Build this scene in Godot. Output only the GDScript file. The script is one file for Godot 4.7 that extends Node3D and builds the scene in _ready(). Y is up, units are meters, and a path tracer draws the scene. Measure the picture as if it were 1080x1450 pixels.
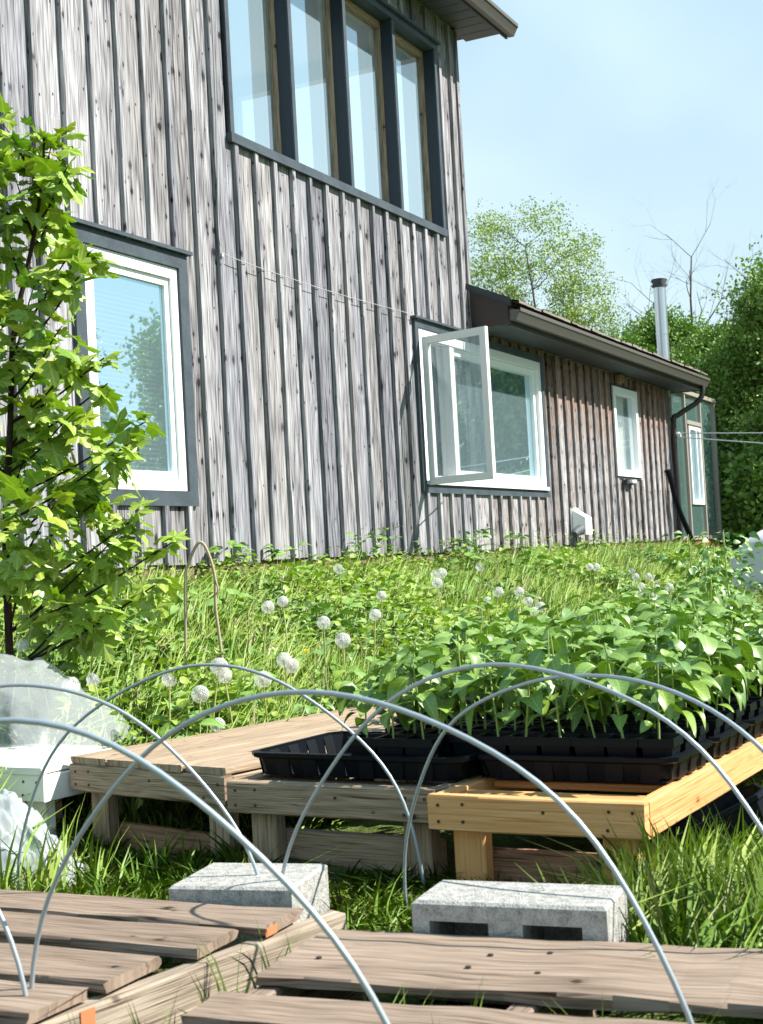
extends Node3D
# World axes: +X points out of the house wall towards the garden, -Z runs along the wall away from the camera, Y is up.

var rng := RandomNumberGenerator.new()
var M := {}
var taken := {}
var leaf_meshes := []
var maple_leaf_meshes := []

# ------------------------------------------------------------------ helpers
class Geo:
	var v := PackedVector3Array()
	var n := PackedVector3Array()
	var uv := PackedVector2Array()
	var idx := PackedInt32Array()
	func tri(a: int, b: int, c: int) -> void:
		var fn := (v[b] - v[a]).cross(v[c] - v[a])
		if fn.dot(n[a] + n[b] + n[c]) > 0.0:
			idx.append_array(PackedInt32Array([a, c, b]))
		else:
			idx.append_array(PackedInt32Array([a, b, c]))
	func vert(p: Vector3, nn: Vector3, u: Vector2) -> int:
		v.append(p); n.append(nn); uv.append(u)
		return v.size() - 1
	func quad(a: Vector3, b: Vector3, c: Vector3, d: Vector3, ua := Vector2(0, 0), ub := Vector2(1, 0), uc := Vector2(1, 1), ud := Vector2(0, 1), out := Vector3.ZERO) -> void:
		var nn := (b - a).cross(c - a)
		if nn.length() < 1e-12:
			nn = (c - a).cross(d - a)
		nn = nn.normalized()
		if out != Vector3.ZERO and nn.dot(out) < 0.0:
			nn = -nn
		var i := vert(a, nn, ua); vert(b, nn, ub); vert(c, nn, uc); vert(d, nn, ud)
		tri(i, i + 1, i + 2); tri(i, i + 2, i + 3)
	func box(lo: Vector3, hi: Vector3) -> void:
		var c := (lo + hi) * 0.5
		var p := []
		for k in 8:
			p.append(Vector3(hi.x if k & 1 else lo.x, hi.y if k & 2 else lo.y, hi.z if k & 4 else lo.z))
		for f in [[0, 1, 3, 2], [4, 5, 7, 6], [0, 1, 5, 4], [2, 3, 7, 6], [0, 2, 6, 4], [1, 3, 7, 5]]:
			var m: Vector3 = (p[f[0]] + p[f[2]]) * 0.5
			var s: float = (p[f[0]] - p[f[1]]).length()
			var t: float = (p[f[1]] - p[f[2]]).length()
			quad(p[f[0]], p[f[1]], p[f[2]], p[f[3]], Vector2(0, 0), Vector2(s, 0), Vector2(s, t), Vector2(0, t), m - c)
	func grid(pts: Array, rows: int, cols: int, uvs: Array = []) -> void:
		var at := v.size()
		for r in rows:
			for c in cols:
				var du: Vector3 = pts[r * cols + mini(c + 1, cols - 1)] - pts[r * cols + maxi(c - 1, 0)]
				var dv: Vector3 = pts[mini(r + 1, rows - 1) * cols + c] - pts[maxi(r - 1, 0) * cols + c]
				var nn := du.cross(dv)
				nn = nn.normalized() if nn.length() > 1e-12 else Vector3.UP
				vert(pts[r * cols + c], nn, uvs[r * cols + c] if uvs else Vector2(float(c) / (cols - 1), float(r) / (rows - 1)))
		for r in rows - 1:
			for c in cols - 1:
				var i := at + r * cols + c
				tri(i, i + 1, i + cols + 1); tri(i, i + cols + 1, i + cols)
	func tube(path: Array, radii: Array, sides := 6) -> void:
		var at := v.size()
		var side := Vector3.ZERO
		var run := 0.0
		for i in path.size():
			var t: Vector3 = (path[mini(i + 1, path.size() - 1)] - path[maxi(i - 1, 0)]).normalized()
			if side == Vector3.ZERO:
				side = t.cross(Vector3.UP if absf(t.y) < 0.9 else Vector3.RIGHT).normalized()
			else:
				side = (side - t * side.dot(t)).normalized()
			var up := side.cross(t)
			if i > 0:
				run += (path[i] - path[i - 1]).length()
			for k in sides + 1:
				var a := TAU * k / sides
				var d := side * cos(a) + up * sin(a)
				vert(path[i] + d * radii[mini(i, radii.size() - 1)], d, Vector2(float(k) / sides, run))
		for i in path.size() - 1:
			for k in sides:
				var j := at + i * (sides + 1) + k
				tri(j, j + 1, j + sides + 2); tri(j, j + sides + 2, j + sides + 1)
		for e in [0, path.size() - 1]:
			var out: Vector3 = (path[e] - path[1 if e == 0 else e - 1]).normalized()
			var c := vert(path[e], out, Vector2.ZERO)
			for k in sides:
				var q := vert(v[at + e * (sides + 1) + k], out, Vector2.ZERO)
				var q2 := vert(v[at + e * (sides + 1) + k + 1], out, Vector2.ZERO)
				tri(c, q, q2)
	func done() -> ArrayMesh:
		var a := []
		a.resize(Mesh.ARRAY_MAX)
		a[Mesh.ARRAY_VERTEX] = v; a[Mesh.ARRAY_NORMAL] = n; a[Mesh.ARRAY_TEX_UV] = uv; a[Mesh.ARRAY_INDEX] = idx
		var m := ArrayMesh.new()
		m.add_surface_from_arrays(Mesh.PRIMITIVE_TRIANGLES, a)
		return m

func numbered(called: String) -> String:
	if not taken.has(called):
		taken[called] = 0
		return called
	taken[called] += 1
	return "%s_%03d" % [called, taken[called]]

func thing(called: String, label: String, category: String, at := Vector3.ZERO, group := "", kind := "") -> Node3D:
	var o := Node3D.new()
	o.name = numbered(called)
	add_child(o)
	o.position = at
	tag(o, label, category, group, kind)
	return o

func tag(o: Node, label: String, category := "", group := "", kind := "") -> void:
	if label: o.set_meta("label", label)
	if category: o.set_meta("category", category)
	if group: o.set_meta("group", group)
	if kind: o.set_meta("kind", kind)

func part(called: String, mesh: Mesh, mat: Material, parent: Node, xf := Transform3D()) -> MeshInstance3D:
	var o := MeshInstance3D.new()
	o.name = called if parent != self else numbered(called)
	o.mesh = mesh
	o.material_override = mat
	o.transform = xf
	parent.add_child(o, true)
	return o

func hub(called: String, parent: Node) -> Node3D:
	var o := Node3D.new()
	o.name = called
	parent.add_child(o, true)
	return o

# a timber: chamfered rectangle (w by t) swept along local y, length l; uv follows the grain
func timber(w: float, l: float, t: float, bev: float, u0: float, du: float, v0: float, vs: float, segs := 1, jit := 0.0) -> ArrayMesh:
	var g := Geo.new()
	var hw := w / 2; var ht := t / 2
	var o := [Vector2(hw - bev, -ht), Vector2(hw, -ht + bev), Vector2(hw, ht - bev), Vector2(hw - bev, ht), Vector2(-hw + bev, ht), Vector2(-hw, ht - bev), Vector2(-hw, -ht + bev), Vector2(-hw + bev, -ht)]
	var rings := []
	for s in segs + 1:
		var y := -l / 2 + l * s / segs
		var ring := []
		for q in o:
			var j := Vector3(rng.randf_range(-jit, jit), rng.randf_range(-jit, jit) * (1.5 if s == 0 or s == segs else 0.0), rng.randf_range(-jit, jit) * 0.6)
			ring.append(Vector3(q.x, y, q.y) + j)
		rings.append(ring)
	for s in segs:
		for k in 8:
			var k2 := (k + 1) % 8
			var c: Array = [rings[s][k], rings[s][k2], rings[s + 1][k2], rings[s + 1][k]]
			var us := []
			for p in c:
				us.append(Vector2(u0 + ((p.x + p.z) / w + 0.5) * du, v0 - p.y * vs))
			g.quad(c[0], c[1], c[2], c[3], us[0], us[1], us[2], us[3], Vector3(o[k].x + o[k2].x, 0, o[k].y + o[k2].y))
	for e in [0, segs]:
		var out := Vector3(0, -1 if e == 0 else 1, 0)
		var at := g.v.size()
		for p in rings[e]:
			g.vert(p, out, Vector2(u0 + (p.x / w + 0.5) * du * 0.3, v0 - (p.y + p.z) * vs))
		for k in range(1, 7):
			g.tri(at, at + k, at + k + 1)
	return g.done()

func plank(called: String, parent: Node, mat: Material, c: Vector3, ldir: Vector3, wdir: Vector3, w: float, l: float, t: float, bev := 0.003, segs := 1, jit := 0.0) -> MeshInstance3D:
	var ld := ldir.normalized()
	var wd := (wdir - ld * wdir.dot(ld)).normalized()
	var du := clampf(w * 1.1, 0.05, 0.24)
	var m := timber(w, l, t, bev, rng.randf(), du, rng.randf(), 0.6, segs, jit)
	return part(called, m, mat, parent, Transform3D(Basis(wd, ld, wd.cross(ld)), c))

func boxm(lo: Vector3, hi: Vector3) -> ArrayMesh:
	var g := Geo.new()
	g.box(lo, hi)
	return g.done()

func tubem(path: Array, radii: Array, sides := 8) -> ArrayMesh:
	var g := Geo.new()
	g.tube(path, radii, sides)
	return g.done()

func smooth(path: Array, per := 6) -> Array:
	var out := []
	for i in path.size() - 1:
		var a: Vector3 = path[maxi(i - 1, 0)]
		var b: Vector3 = path[i]
		var c: Vector3 = path[i + 1]
		var d: Vector3 = path[mini(i + 2, path.size() - 1)]
		for k in per:
			out.append(b.cubic_interpolate(c, a, d, float(k) / per))
	out.append(path[-1])
	return out

func sm(a: float, b: float, x: float) -> float:
	var t := clampf((x - a) / (b - a), 0, 1)
	return t * t * (3 - 2 * t)

var lumps := FastNoiseLite.new()
func ground_at(x: float, z: float) -> float:
	var near := sm(30, 12, absf(x)) * sm(45, 25, absf(z))
	var h := 0.79 * (1.0 - sm(-0.6, 2.9, x))
	h -= 0.10 * sm(3.2, 2.6, x) * sm(-4.8, -4.0, z)
	return h + lumps.get_noise_2d(x * 30, z * 30) * 0.03 * near * sm(0.0, 0.4, x)

# ------------------------------------------------------------------ computed textures
func noise_bytes(w: int, h: int, freq: float, sx: int, sy: int, seed_: int, octaves := 3) -> PackedByteArray:
	var f := FastNoiseLite.new()
	f.seed = seed_
	f.noise_type = FastNoiseLite.TYPE_SIMPLEX_SMOOTH
	f.frequency = freq
	f.fractal_octaves = octaves
	var im := f.get_seamless_image(maxi(4, w / sx), maxi(4, h / sy))
	im.convert(Image.FORMAT_L8)
	im.resize(w, h, Image.INTERPOLATE_CUBIC)
	return im.get_data()

func to_tex(rgb: PackedByteArray, w: int, h: int) -> ImageTexture:
	return ImageTexture.create_from_image(Image.create_from_data(w, h, false, Image.FORMAT_RGB8, rgb))

func to_grey(l: PackedByteArray, w: int, h: int) -> ImageTexture:
	return ImageTexture.create_from_image(Image.create_from_data(w, h, false, Image.FORMAT_L8, l))

# strips of board grain side by side; ramp of sRGB colours from dark to light; other: a second ramp where the wood is unweathered
func wood_tex(w: int, h: int, strips: int, ramp: Array, knots: int, seed_: int, other: Array = [], ragged := 0.0, knot_size := 1.0, grain := 0.09, long := 10, contrast := 0.8, nailed := false) -> Array:
	var fine := noise_bytes(w, h, grain, 1, long, seed_)
	var mid := noise_bytes(w, h, grain * 0.4, 1, maxi(1, long / 2), seed_ + 1)
	var stain := noise_bytes(w, h, grain * 0.6, 1, long, seed_ + 5)
	var blot := noise_bytes(w, h, 0.012, 1, 3, seed_ + 2)
	var bend := noise_bytes(w, h, 0.01, 2, 8, seed_ + 3)
	var check := noise_bytes(w, h, 0.045, 1, 48, seed_ + 4, 2)
	var tone := PackedFloat32Array()
	tone.resize(w * h)
	var sw := w / strips
	var r := RandomNumberGenerator.new()
	r.seed = seed_
	var shift := []
	var centre := []
	for s in strips:
		shift.append(r.randf_range(-0.10, 0.10))
		centre.append(r.randf_range(-0.3, 1.3) * sw)
	for y in h:
		for x in w:
			var i := y * w + x
			var s := mini(x / sw, strips - 1)
			var d := absf(x - s * sw - centre[s]) / sw
			var ring := sin(d * d * 26.0 + bend[i] * 0.11 + float(y) / h * TAU)
			tone[i] = 0.58 + contrast * ((fine[i] / 255.0 - 0.5) * 0.52 + (mid[i] / 255.0 - 0.5) * 0.40 + (blot[i] / 255.0 - 0.5) * 0.3) - 0.9 * clampf(stain[i] / 255.0 - 0.62, 0, 0.3) + ring * 0.04 + shift[s] - 0.34 * exp(-pow((check[i] - 128.0) / 5.0, 2)) * clampf((blot[i] - 105.0) / 60.0, 0, 1)
	for k in knots:
		var kx := r.randi_range(0, w - 1)
		var ky := r.randi_range(0, h - 1)
		var rx := r.randf_range(0.02, 0.07) * sw * knot_size
		var ry := rx * r.randf_range(0.45, 0.8)
		var strip := kx / sw
		var deep := r.randf_range(0.25, 0.6)
		for yy in range(-int(ry * 9), int(ry * 9) + 1):
			for xx in range(-int(rx * 4), int(rx * 4) + 1):
				var px := kx + xx
				if px < 0 or px >= w or px / sw != strip:
					continue
				var py := posmod(ky + yy, h)
				var d := sqrt(pow(xx / rx, 2) + pow(yy / ry * 0.8, 2))
				var i := py * w + px
				d += (fine[i] / 255.0 - 0.5) * 0.9 + (mid[i] / 255.0 - 0.5) * 0.8
				tone[i] -= 0.16 * exp(-pow(xx / rx, 2) - absf(yy) / (ry * 2.2))
				if d < 1.0:
					tone[i] -= deep * (1.0 - 0.4 * maxf(d, 0.0))
				elif d < 4.0:
					tone[i] += sin(d * 5.0) * 0.06 * (1.0 - d / 4.0) - 0.14 * exp(-(d - 1.0) * 1.6)
	if nailed:
		for st in strips:
			for ny in range(60, h, 155):
				for e in [0.24, 0.72]:
					var nx := int((st + e + r.randf_range(-0.04, 0.04)) * sw)
					var yy0 := ny + r.randi_range(-9, 9)
					for dy in range(-2, 16):
						for dx in range(-3, 4):
							var i := posmod(yy0 + dy, h) * w + posmod(nx + dx, w)
							if dy < 3 and dx * dx + dy * dy < 8: tone[i] = 0.08
							elif dy >= 3 and absi(dx) < 2: tone[i] -= 0.10 * (1.0 - dy / 16.0)
	var rgb := PackedByteArray()
	rgb.resize(w * h * 3)
	var grey := PackedByteArray()
	grey.resize(w * h)
	for i in w * h:
		var t := clampf(tone[i], 0, 0.999) * (ramp.size() - 1)
		var a: Color = ramp[int(t)]
		var c := a.lerp(ramp[int(t) + 1], t - int(t))
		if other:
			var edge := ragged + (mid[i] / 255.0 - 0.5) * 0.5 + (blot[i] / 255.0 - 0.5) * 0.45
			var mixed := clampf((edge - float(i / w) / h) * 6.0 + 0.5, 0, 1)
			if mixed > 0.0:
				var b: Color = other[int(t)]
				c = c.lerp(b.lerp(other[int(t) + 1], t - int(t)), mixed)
		rgb[i * 3] = int(c.r * 255); rgb[i * 3 + 1] = int(c.g * 255); rgb[i * 3 + 2] = int(c.b * 255)
		grey[i] = int(clampf(tone[i], 0, 1) * 255)
	return [to_tex(rgb, w, h), to_grey(grey, w, h)]

func patch_tex(w: int, freqs: Array, ramp: Array, seed_: int) -> Array:
	var layers := []
	for k in freqs.size():
		layers.append(noise_bytes(w, w, freqs[k], 1, 1, seed_ + k, 4))
	var rgb := PackedByteArray()
	rgb.resize(w * w * 3)
	var grey := PackedByteArray()
	grey.resize(w * w)
	for i in w * w:
		var t := 0.0
		for l in layers:
			t += l[i] / 255.0
		t = clampf((t / layers.size() - 0.5) * 1.5 + 0.5, 0, 0.999)
		grey[i] = int(t * 255)
		var q := t * (ramp.size() - 1)
		var a: Color = ramp[int(q)]
		var c := a.lerp(ramp[int(q) + 1], q - int(q))
		rgb[i * 3] = int(c.r * 255); rgb[i * 3 + 1] = int(c.g * 255); rgb[i * 3 + 2] = int(c.b * 255)
	return [to_tex(rgb, w, w), to_grey(grey, w, w)]

func leaf_tex(base: Color, vein: Color, dark: Color) -> ImageTexture:
	var w := 64; var h := 128
	var n := noise_bytes(w, h, 0.05, 1, 1, 77)
	var rgb := PackedByteArray()
	rgb.resize(w * h * 3)
	for y in h:
		for x in w:
			var a := absf(x - 31.5) / 32.0
			var c := base.lerp(dark, n[y * w + x] / 255.0 * 0.7)
			var v := fposmod(y / 16.0 + a * 1.6, 1.0)
			var k := 0.55 * exp(-pow((v - 0.5) / 0.07, 2)) * (1.0 - a * 0.6)
			k = maxf(k, exp(-pow(a / 0.05, 2)) * 0.9)
			c = c.lerp(vein, k)
			var i := (y * w + x) * 3
			rgb[i] = int(c.r * 255); rgb[i + 1] = int(c.g * 255); rgb[i + 2] = int(c.b * 255)
	return to_tex(rgb, w, h)

func mat(called: String, c: Color, rough := 0.8, metal := 0.0, spec := 0.5) -> StandardMaterial3D:
	var m := StandardMaterial3D.new()
	m.resource_name = called
	m.albedo_color = c
	m.roughness = rough
	m.metallic = metal
	m.metallic_specular = spec
	M[called] = m
	return m

func textured(called: String, pair: Array, relief: float, rough := 0.85, tint := Color.WHITE) -> StandardMaterial3D:
	var m := mat(called, tint, rough, 0.0, 0.35)
	m.albedo_texture = pair[0]
	m.heightmap_enabled = relief > 0.0
	if relief > 0.0:
		m.heightmap_texture = pair[1]
		m.heightmap_scale = relief
	return m

func leaf_mat(called: String, tex: Texture2D, tint: Color, rough: float, back: Color) -> StandardMaterial3D:
	var m := mat(called, tint, rough, 0.0, 0.5)
	m.albedo_texture = tex
	m.backlight_enabled = true
	m.backlight = back
	m.metallic_specular = 0.6
	m.cull_mode = BaseMaterial3D.CULL_DISABLED
	return m

func make_materials() -> void:
	var grey_ramp := [Color8(30, 30, 35), Color8(84, 83, 88), Color8(138, 137, 141), Color8(180, 179, 182), Color8(214, 213, 215)]
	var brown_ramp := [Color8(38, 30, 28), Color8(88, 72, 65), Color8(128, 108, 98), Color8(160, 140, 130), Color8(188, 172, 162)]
	var siding := wood_tex(1024, 1024, 8, grey_ramp, 130, 11, [], 0.0, 1.0, 0.15, 15, 0.92, true)
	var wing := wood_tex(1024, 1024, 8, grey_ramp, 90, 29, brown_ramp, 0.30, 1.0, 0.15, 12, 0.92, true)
	textured("siding_pale", siding, 0.35, 0.85, Color8(251, 250, 250))
	textured("siding_warm", siding, 0.35, 0.85, Color8(232, 229, 226))
	textured("siding_grey", siding, 0.35, 0.85, Color8(216, 217, 222))
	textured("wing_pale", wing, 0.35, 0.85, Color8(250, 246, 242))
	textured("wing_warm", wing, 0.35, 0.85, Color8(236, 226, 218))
	var old := wood_tex(1024, 1024, 4, [Color8(54, 46, 40), Color8(110, 100, 90), Color8(154, 145, 133), Color8(184, 176, 164), Color8(210, 203, 192)], 22, 41, [], 0.0, 0.5, 0.19, 26, 0.62)
	textured("old_timber", old, 0.3, 0.85, Color8(252, 232, 212))
	textured("brown_timber", old, 0.3, 0.85, Color8(226, 190, 166))
	textured("pallet_timber", old, 0.35, 0.85, Color8(216, 200, 190))
	textured("pale_timber", old, 0.3, 0.85, Color8(255, 246, 236))
	var fresh := wood_tex(1024, 1024, 4, [Color8(112, 66, 36), Color8(186, 126, 72), Color8(212, 156, 100), Color8(222, 172, 118), Color8(232, 190, 142)], 14, 61, [], 0.0, 0.5, 0.12, 40, 0.6)
	textured("fresh_timber", fresh, 0.15, 0.7)
	var conc := patch_tex(512, [0.02, 0.09, 0.3], [Color8(96, 94, 90), Color8(150, 148, 143), Color8(182, 180, 174), Color8(206, 204, 198)], 81)
	var c := textured("concrete", conc, 0.4, 0.95)
	c.uv1_triplanar = true
	c.uv1_scale = Vector3(3, 3, 3)
	var soil := patch_tex(1024, [0.006, 0.03, 0.2], [Color8(38, 34, 20), Color8(66, 74, 30), Color8(84, 104, 42), Color8(112, 118, 66)], 91)
	var s := textured("turf_soil", soil, 2.0, 1.0)
	s.uv1_world_triplanar = true
	s.uv1_triplanar = true
	s.uv1_scale = Vector3(0.4, 0.4, 0.4)
	var peat := patch_tex(256, [0.05, 0.3], [Color8(30, 24, 20), Color8(58, 46, 36), Color8(92, 76, 60)], 95)
	textured("peat", peat, 0.5, 1.0)
	var bark := patch_tex(256, [0.03, 0.2], [Color8(60, 52, 44), Color8(104, 94, 82), Color8(140, 130, 116)], 97)
	textured("bark", bark, 1.0, 0.95)
	textured("dark_bark", bark, 1.0, 0.95, Color8(170, 150, 140))
	var slate := patch_tex(256, [0.02, 0.15], [Color8(60, 68, 75), Color8(70, 79, 86), Color8(79, 88, 95)], 99)
	textured("slate_trim", slate, 0.05, 0.55)
	mat("fin_shade", Color8(38, 46, 56), 0.6)  # slate trim paint darkened: shade on the fin sides put into the colour
	mat("dark_trim", Color8(52, 56, 60), 0.6)
	mat("white_vinyl", Color8(236, 238, 238), 0.4)
	mat("rail_metal", Color8(176, 188, 196), 0.35, 0.6)
	mat("gutter", Color8(92, 88, 84), 0.45)
	mat("sunroom_frame", Color8(156, 148, 138), 0.5)
	mat("brown_metal", Color8(50, 42, 38), 0.45)
	mat("soffit", Color8(74, 80, 85), 0.6)
	mat("shingle", Color8(128, 120, 112), 0.95)
	mat("flue", Color8(206, 212, 216), 0.3, 0.85)
	mat("black_plastic", Color8(11, 16, 23), 0.42, 0.0, 0.3)
	mat("hoop_tube", Color8(168, 178, 184), 0.45, 0.5)
	mat("room_wall", Color8(196, 190, 180), 0.9)
	mat("room_floor", Color8(120, 96, 74), 0.7)
	mat("cloth_white", Color8(236, 234, 228), 0.9)
	mat("fleece", Color8(196, 200, 204), 0.9)
	mat("paint_white", Color8(228, 226, 220), 0.7)
	mat("foundation", Color8(112, 112, 114), 0.95)
	mat("brick", Color8(140, 62, 50), 0.9)
	mat("cable", Color8(178, 176, 172), 0.6)
	mat("wire", Color8(190, 196, 198), 0.4, 0.4)
	mat("orange_paint", Color8(190, 120, 78), 0.85)
	mat("nail", Color8(70, 58, 52), 0.6, 0.4)
	mat("lens", Color8(60, 66, 64), 0.2)
	mat("stick", Color8(170, 154, 132), 0.9)
	var gl := mat("window_glass", Color(0.80, 0.93, 0.98, 0.04), 0.01, 0.84)
	gl.transparency = BaseMaterial3D.TRANSPARENCY_ALPHA
	var gu := mat("clear_glass", Color(0.80, 0.93, 1.0, 0.05), 0.01, 0.6)
	gu.transparency = BaseMaterial3D.TRANSPARENCY_ALPHA
	var gt := mat("tinted_glass", Color(0.50, 0.66, 0.64, 0.1), 0.01, 0.35)
	gt.transparency = BaseMaterial3D.TRANSPARENCY_ALPHA
	var gs := mat("sash_glass", Color(0.82, 0.92, 0.96, 0.03), 0.01, 0.38)
	gs.transparency = BaseMaterial3D.TRANSPARENCY_ALPHA
	var pl := mat("plastic_film", Color(0.90, 0.93, 0.93, 0.26), 0.28)
	pl.transparency = BaseMaterial3D.TRANSPARENCY_ALPHA
	pl.cull_mode = BaseMaterial3D.CULL_DISABLED
	var pl2 := mat("crumpled_film", Color(0.80, 0.83, 0.84, 0.5), 0.28)
	pl2.transparency = BaseMaterial3D.TRANSPARENCY_ALPHA
	pl2.cull_mode = BaseMaterial3D.CULL_DISABLED
	# greens
	var pepper := leaf_tex(Color8(136, 164, 80), Color8(194, 208, 142), Color8(102, 138, 62))
	leaf_mat("pepper_leaf_mid", pepper, Color8(240, 246, 226), 0.42, Color(0.5, 0.58, 0.2))
	leaf_mat("pepper_leaf_deep", pepper, Color8(200, 216, 196), 0.4, Color(0.42, 0.52, 0.18))
	leaf_mat("pepper_leaf_light", pepper, Color8(255, 255, 200), 0.36, Color(0.5, 0.56, 0.2))
	var maple := leaf_tex(Color8(164, 184, 84), Color8(206, 214, 134), Color8(132, 160, 62))
	leaf_mat("maple_leaf_mid", maple, Color8(240, 245, 215), 0.4, Color(0.6, 0.7, 0.2))
	leaf_mat("maple_leaf_light", maple, Color8(255, 250, 200), 0.4, Color(0.66, 0.7, 0.2))
	leaf_mat("maple_leaf_deep", maple, Color8(190, 216, 180), 0.4, Color(0.5, 0.62, 0.2))
	var weed := leaf_tex(Color8(132, 166, 80), Color8(184, 202, 130), Color8(100, 138, 62))
	leaf_mat("weed_leaf", weed, Color8(240, 245, 225), 0.45, Color(0.4, 0.5, 0.2))
	leaf_mat("weed_leaf_grey", weed, Color8(216, 226, 220), 0.45, Color(0.36, 0.44, 0.22))
	leaf_mat("tomato_leaf", weed, Color8(206, 226, 222), 0.5, Color(0.3, 0.4, 0.2))
	var gr := mat("grass", Color.WHITE, 0.5, 0.0, 0.4)
	gr.vertex_color_use_as_albedo = true
	gr.backlight_enabled = true
	gr.backlight = Color(0.6, 0.66, 0.3)
	var tl := mat("tree_leaf", Color.WHITE, 0.5, 0.0, 0.4)
	tl.vertex_color_use_as_albedo = true
	tl.backlight_enabled = true
	tl.backlight = Color(0.5, 0.6, 0.25)
	mat("stem_green", Color8(150, 172, 92), 0.5)
	mat("stem_dandelion", Color8(168, 170, 104), 0.5)
	var pap := mat("pappus", Color8(240, 240, 240), 0.9)
	pap.backlight_enabled = true
	pap.backlight = Color(0.7, 0.7, 0.7)
	mat("seed_core", Color8(206, 200, 188), 0.9)
	mat("petal_yellow", Color8(255, 226, 50), 0.7)
	mat("twig", Color8(92, 76, 62), 0.9)

# ------------------------------------------------------------------ house
const BASE := 0.886
var openings := [[6.80, 8.02, 1.275, 2.985], [8.66, 12.54, 3.93, 5.82], [11.69, 15.10, 1.43, 3.03], [17.72, 18.88, 1.72, 2.96]]

func wall_boards(house: Node3D, wall: Node3D, s0: float, s1: float, top: float, first: float, mats: Array, is_wing: bool) -> void:
	var step := 0.2765
	var n0 := int(floor((s0 - first) / step))
	var n1 := int(ceil((s1 - first) / step))
	for i in range(n0, n1):
		var a := maxf(first + i * step, s0)
		var b := minf(first + (i + 1) * step, s1)
		if b - a < 0.02:
			continue
		var strip := rng.randi_range(0, 7)
		var v0 := rng.randf()
		var m: Material = mats[rng.randi_range(0, mats.size() - 1)]
		var lift := rng.randf_range(-0.004, 0.003)
		var cuts := [a, b]
		for o in openings:
			for e in [o[0], o[1]]:
				if e > a + 0.015 and e < b - 0.015:
					cuts.append(e)
		cuts.sort()
		for k in cuts.size() - 1:
			var l: float = cuts[k]
			var r: float = cuts[k + 1]
			var mid := (l + r) / 2
			var spans := [[BASE + rng.randf_range(-0.012, 0.008), top]]
			for o in openings:
				if mid > o[0] and mid < o[1]:
					var fresh := []
					for sp in spans:
						if o[3] <= sp[0] or o[2] >= sp[1]:
							fresh.append(sp)
							continue
						if o[2] - sp[0] > 0.02: fresh.append([sp[0], o[2]])
						if sp[1] - o[3] > 0.02: fresh.append([o[3], sp[1]])
					spans = fresh
			for sp in spans:
				var w := r - l - 0.003
				var h: float = sp[1] - sp[0]
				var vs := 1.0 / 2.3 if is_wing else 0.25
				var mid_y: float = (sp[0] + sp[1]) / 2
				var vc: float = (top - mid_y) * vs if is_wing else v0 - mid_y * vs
				var du := 0.118 * w / step
				var mesh := timber(w, h, 0.022, 0.002, strip / 8.0 + 0.003 + (l - a) / step * 0.118, du, vc, vs, maxi(1, int(h / 0.9)), 0.0008)
				part("board", mesh, m, wall, Transform3D(Basis(Vector3(0, 0, -1), Vector3.UP, Vector3(1, 0, 0)), Vector3(-0.011 + lift, mid_y, -mid) - house.position))
	for i in range(n0, n1 + 1):
		var s := first + i * step + rng.randf_range(-0.006, 0.006)
		if s < s0 + 0.02 or s > s1 - 0.02:
			continue
		var spans := [[BASE + rng.randf_range(-0.03, 0.015), top]]
		for o in openings:
			if s > o[0] - 0.01 and s < o[1] + 0.01:
				var fresh := []
				for sp in spans:
					if o[3] <= sp[0] or o[2] >= sp[1]:
						fresh.append(sp)
						continue
					if o[2] - sp[0] > 0.02: fresh.append([sp[0], o[2]])
					if sp[1] - o[3] > 0.02: fresh.append([o[3], sp[1]])
				spans = fresh
		for sp in spans:
			var h: float = sp[1] - sp[0]
			var vs := 1.0 / 2.3 if is_wing else 0.25
			var mid_y: float = (sp[0] + sp[1]) / 2
			var vc: float = (top - mid_y) * vs if is_wing else rng.randf()
			var mesh := timber(0.05, h, 0.034, 0.003, rng.randi_range(0, 7) / 8.0 + rng.randf() * 0.08, 0.03, vc, vs, maxi(1, int(h / 0.5)), 0.0025)
			part("batten", mesh, mats[rng.randi_range(0, mats.size() - 1)], wall, Transform3D(Basis(Vector3(0, 0, -1), Vector3.UP, Vector3(1, 0, 0)), Vector3(0.0155, mid_y, -s) - house.position))

# box in house terms: x out of the wall, y up, s along it
func hb(x0: float, x1: float, y0: float, y1: float, s0: float, s1: float, off: Vector3) -> ArrayMesh:
	return boxm(Vector3(x0, y0, -s1) - off, Vector3(x1, y1, -s0) - off)

func frame(called: String, parent: Node, m: Material, x0: float, x1: float, s0: float, s1: float, y0: float, y1: float, w: float, off: Vector3) -> MeshInstance3D:
	var g := Geo.new()
	for q in [[s0, s1, y0, y0 + w], [s0, s1, y1 - w, y1], [s0, s0 + w, y0 + w, y1 - w], [s1 - w, s1, y0 + w, y1 - w]]:
		g.box(Vector3(x0, q[2], -q[1]) - off, Vector3(x1, q[3], -q[0]) - off)
	return part(called, g.done(), m, parent)

func pane(called: String, parent: Node, m: Material, x: float, s0: float, s1: float, y0: float, y1: float, off: Vector3) -> MeshInstance3D:
	var g := Geo.new()
	g.quad(Vector3(x, y0, -s0) - off, Vector3(x, y0, -s1) - off, Vector3(x, y1, -s1) - off, Vector3(x, y1, -s0) - off, Vector2(0, 0), Vector2(1, 0), Vector2(1, 1), Vector2(0, 1), Vector3.RIGHT)
	return part(called, g.done(), m, parent)

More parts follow.
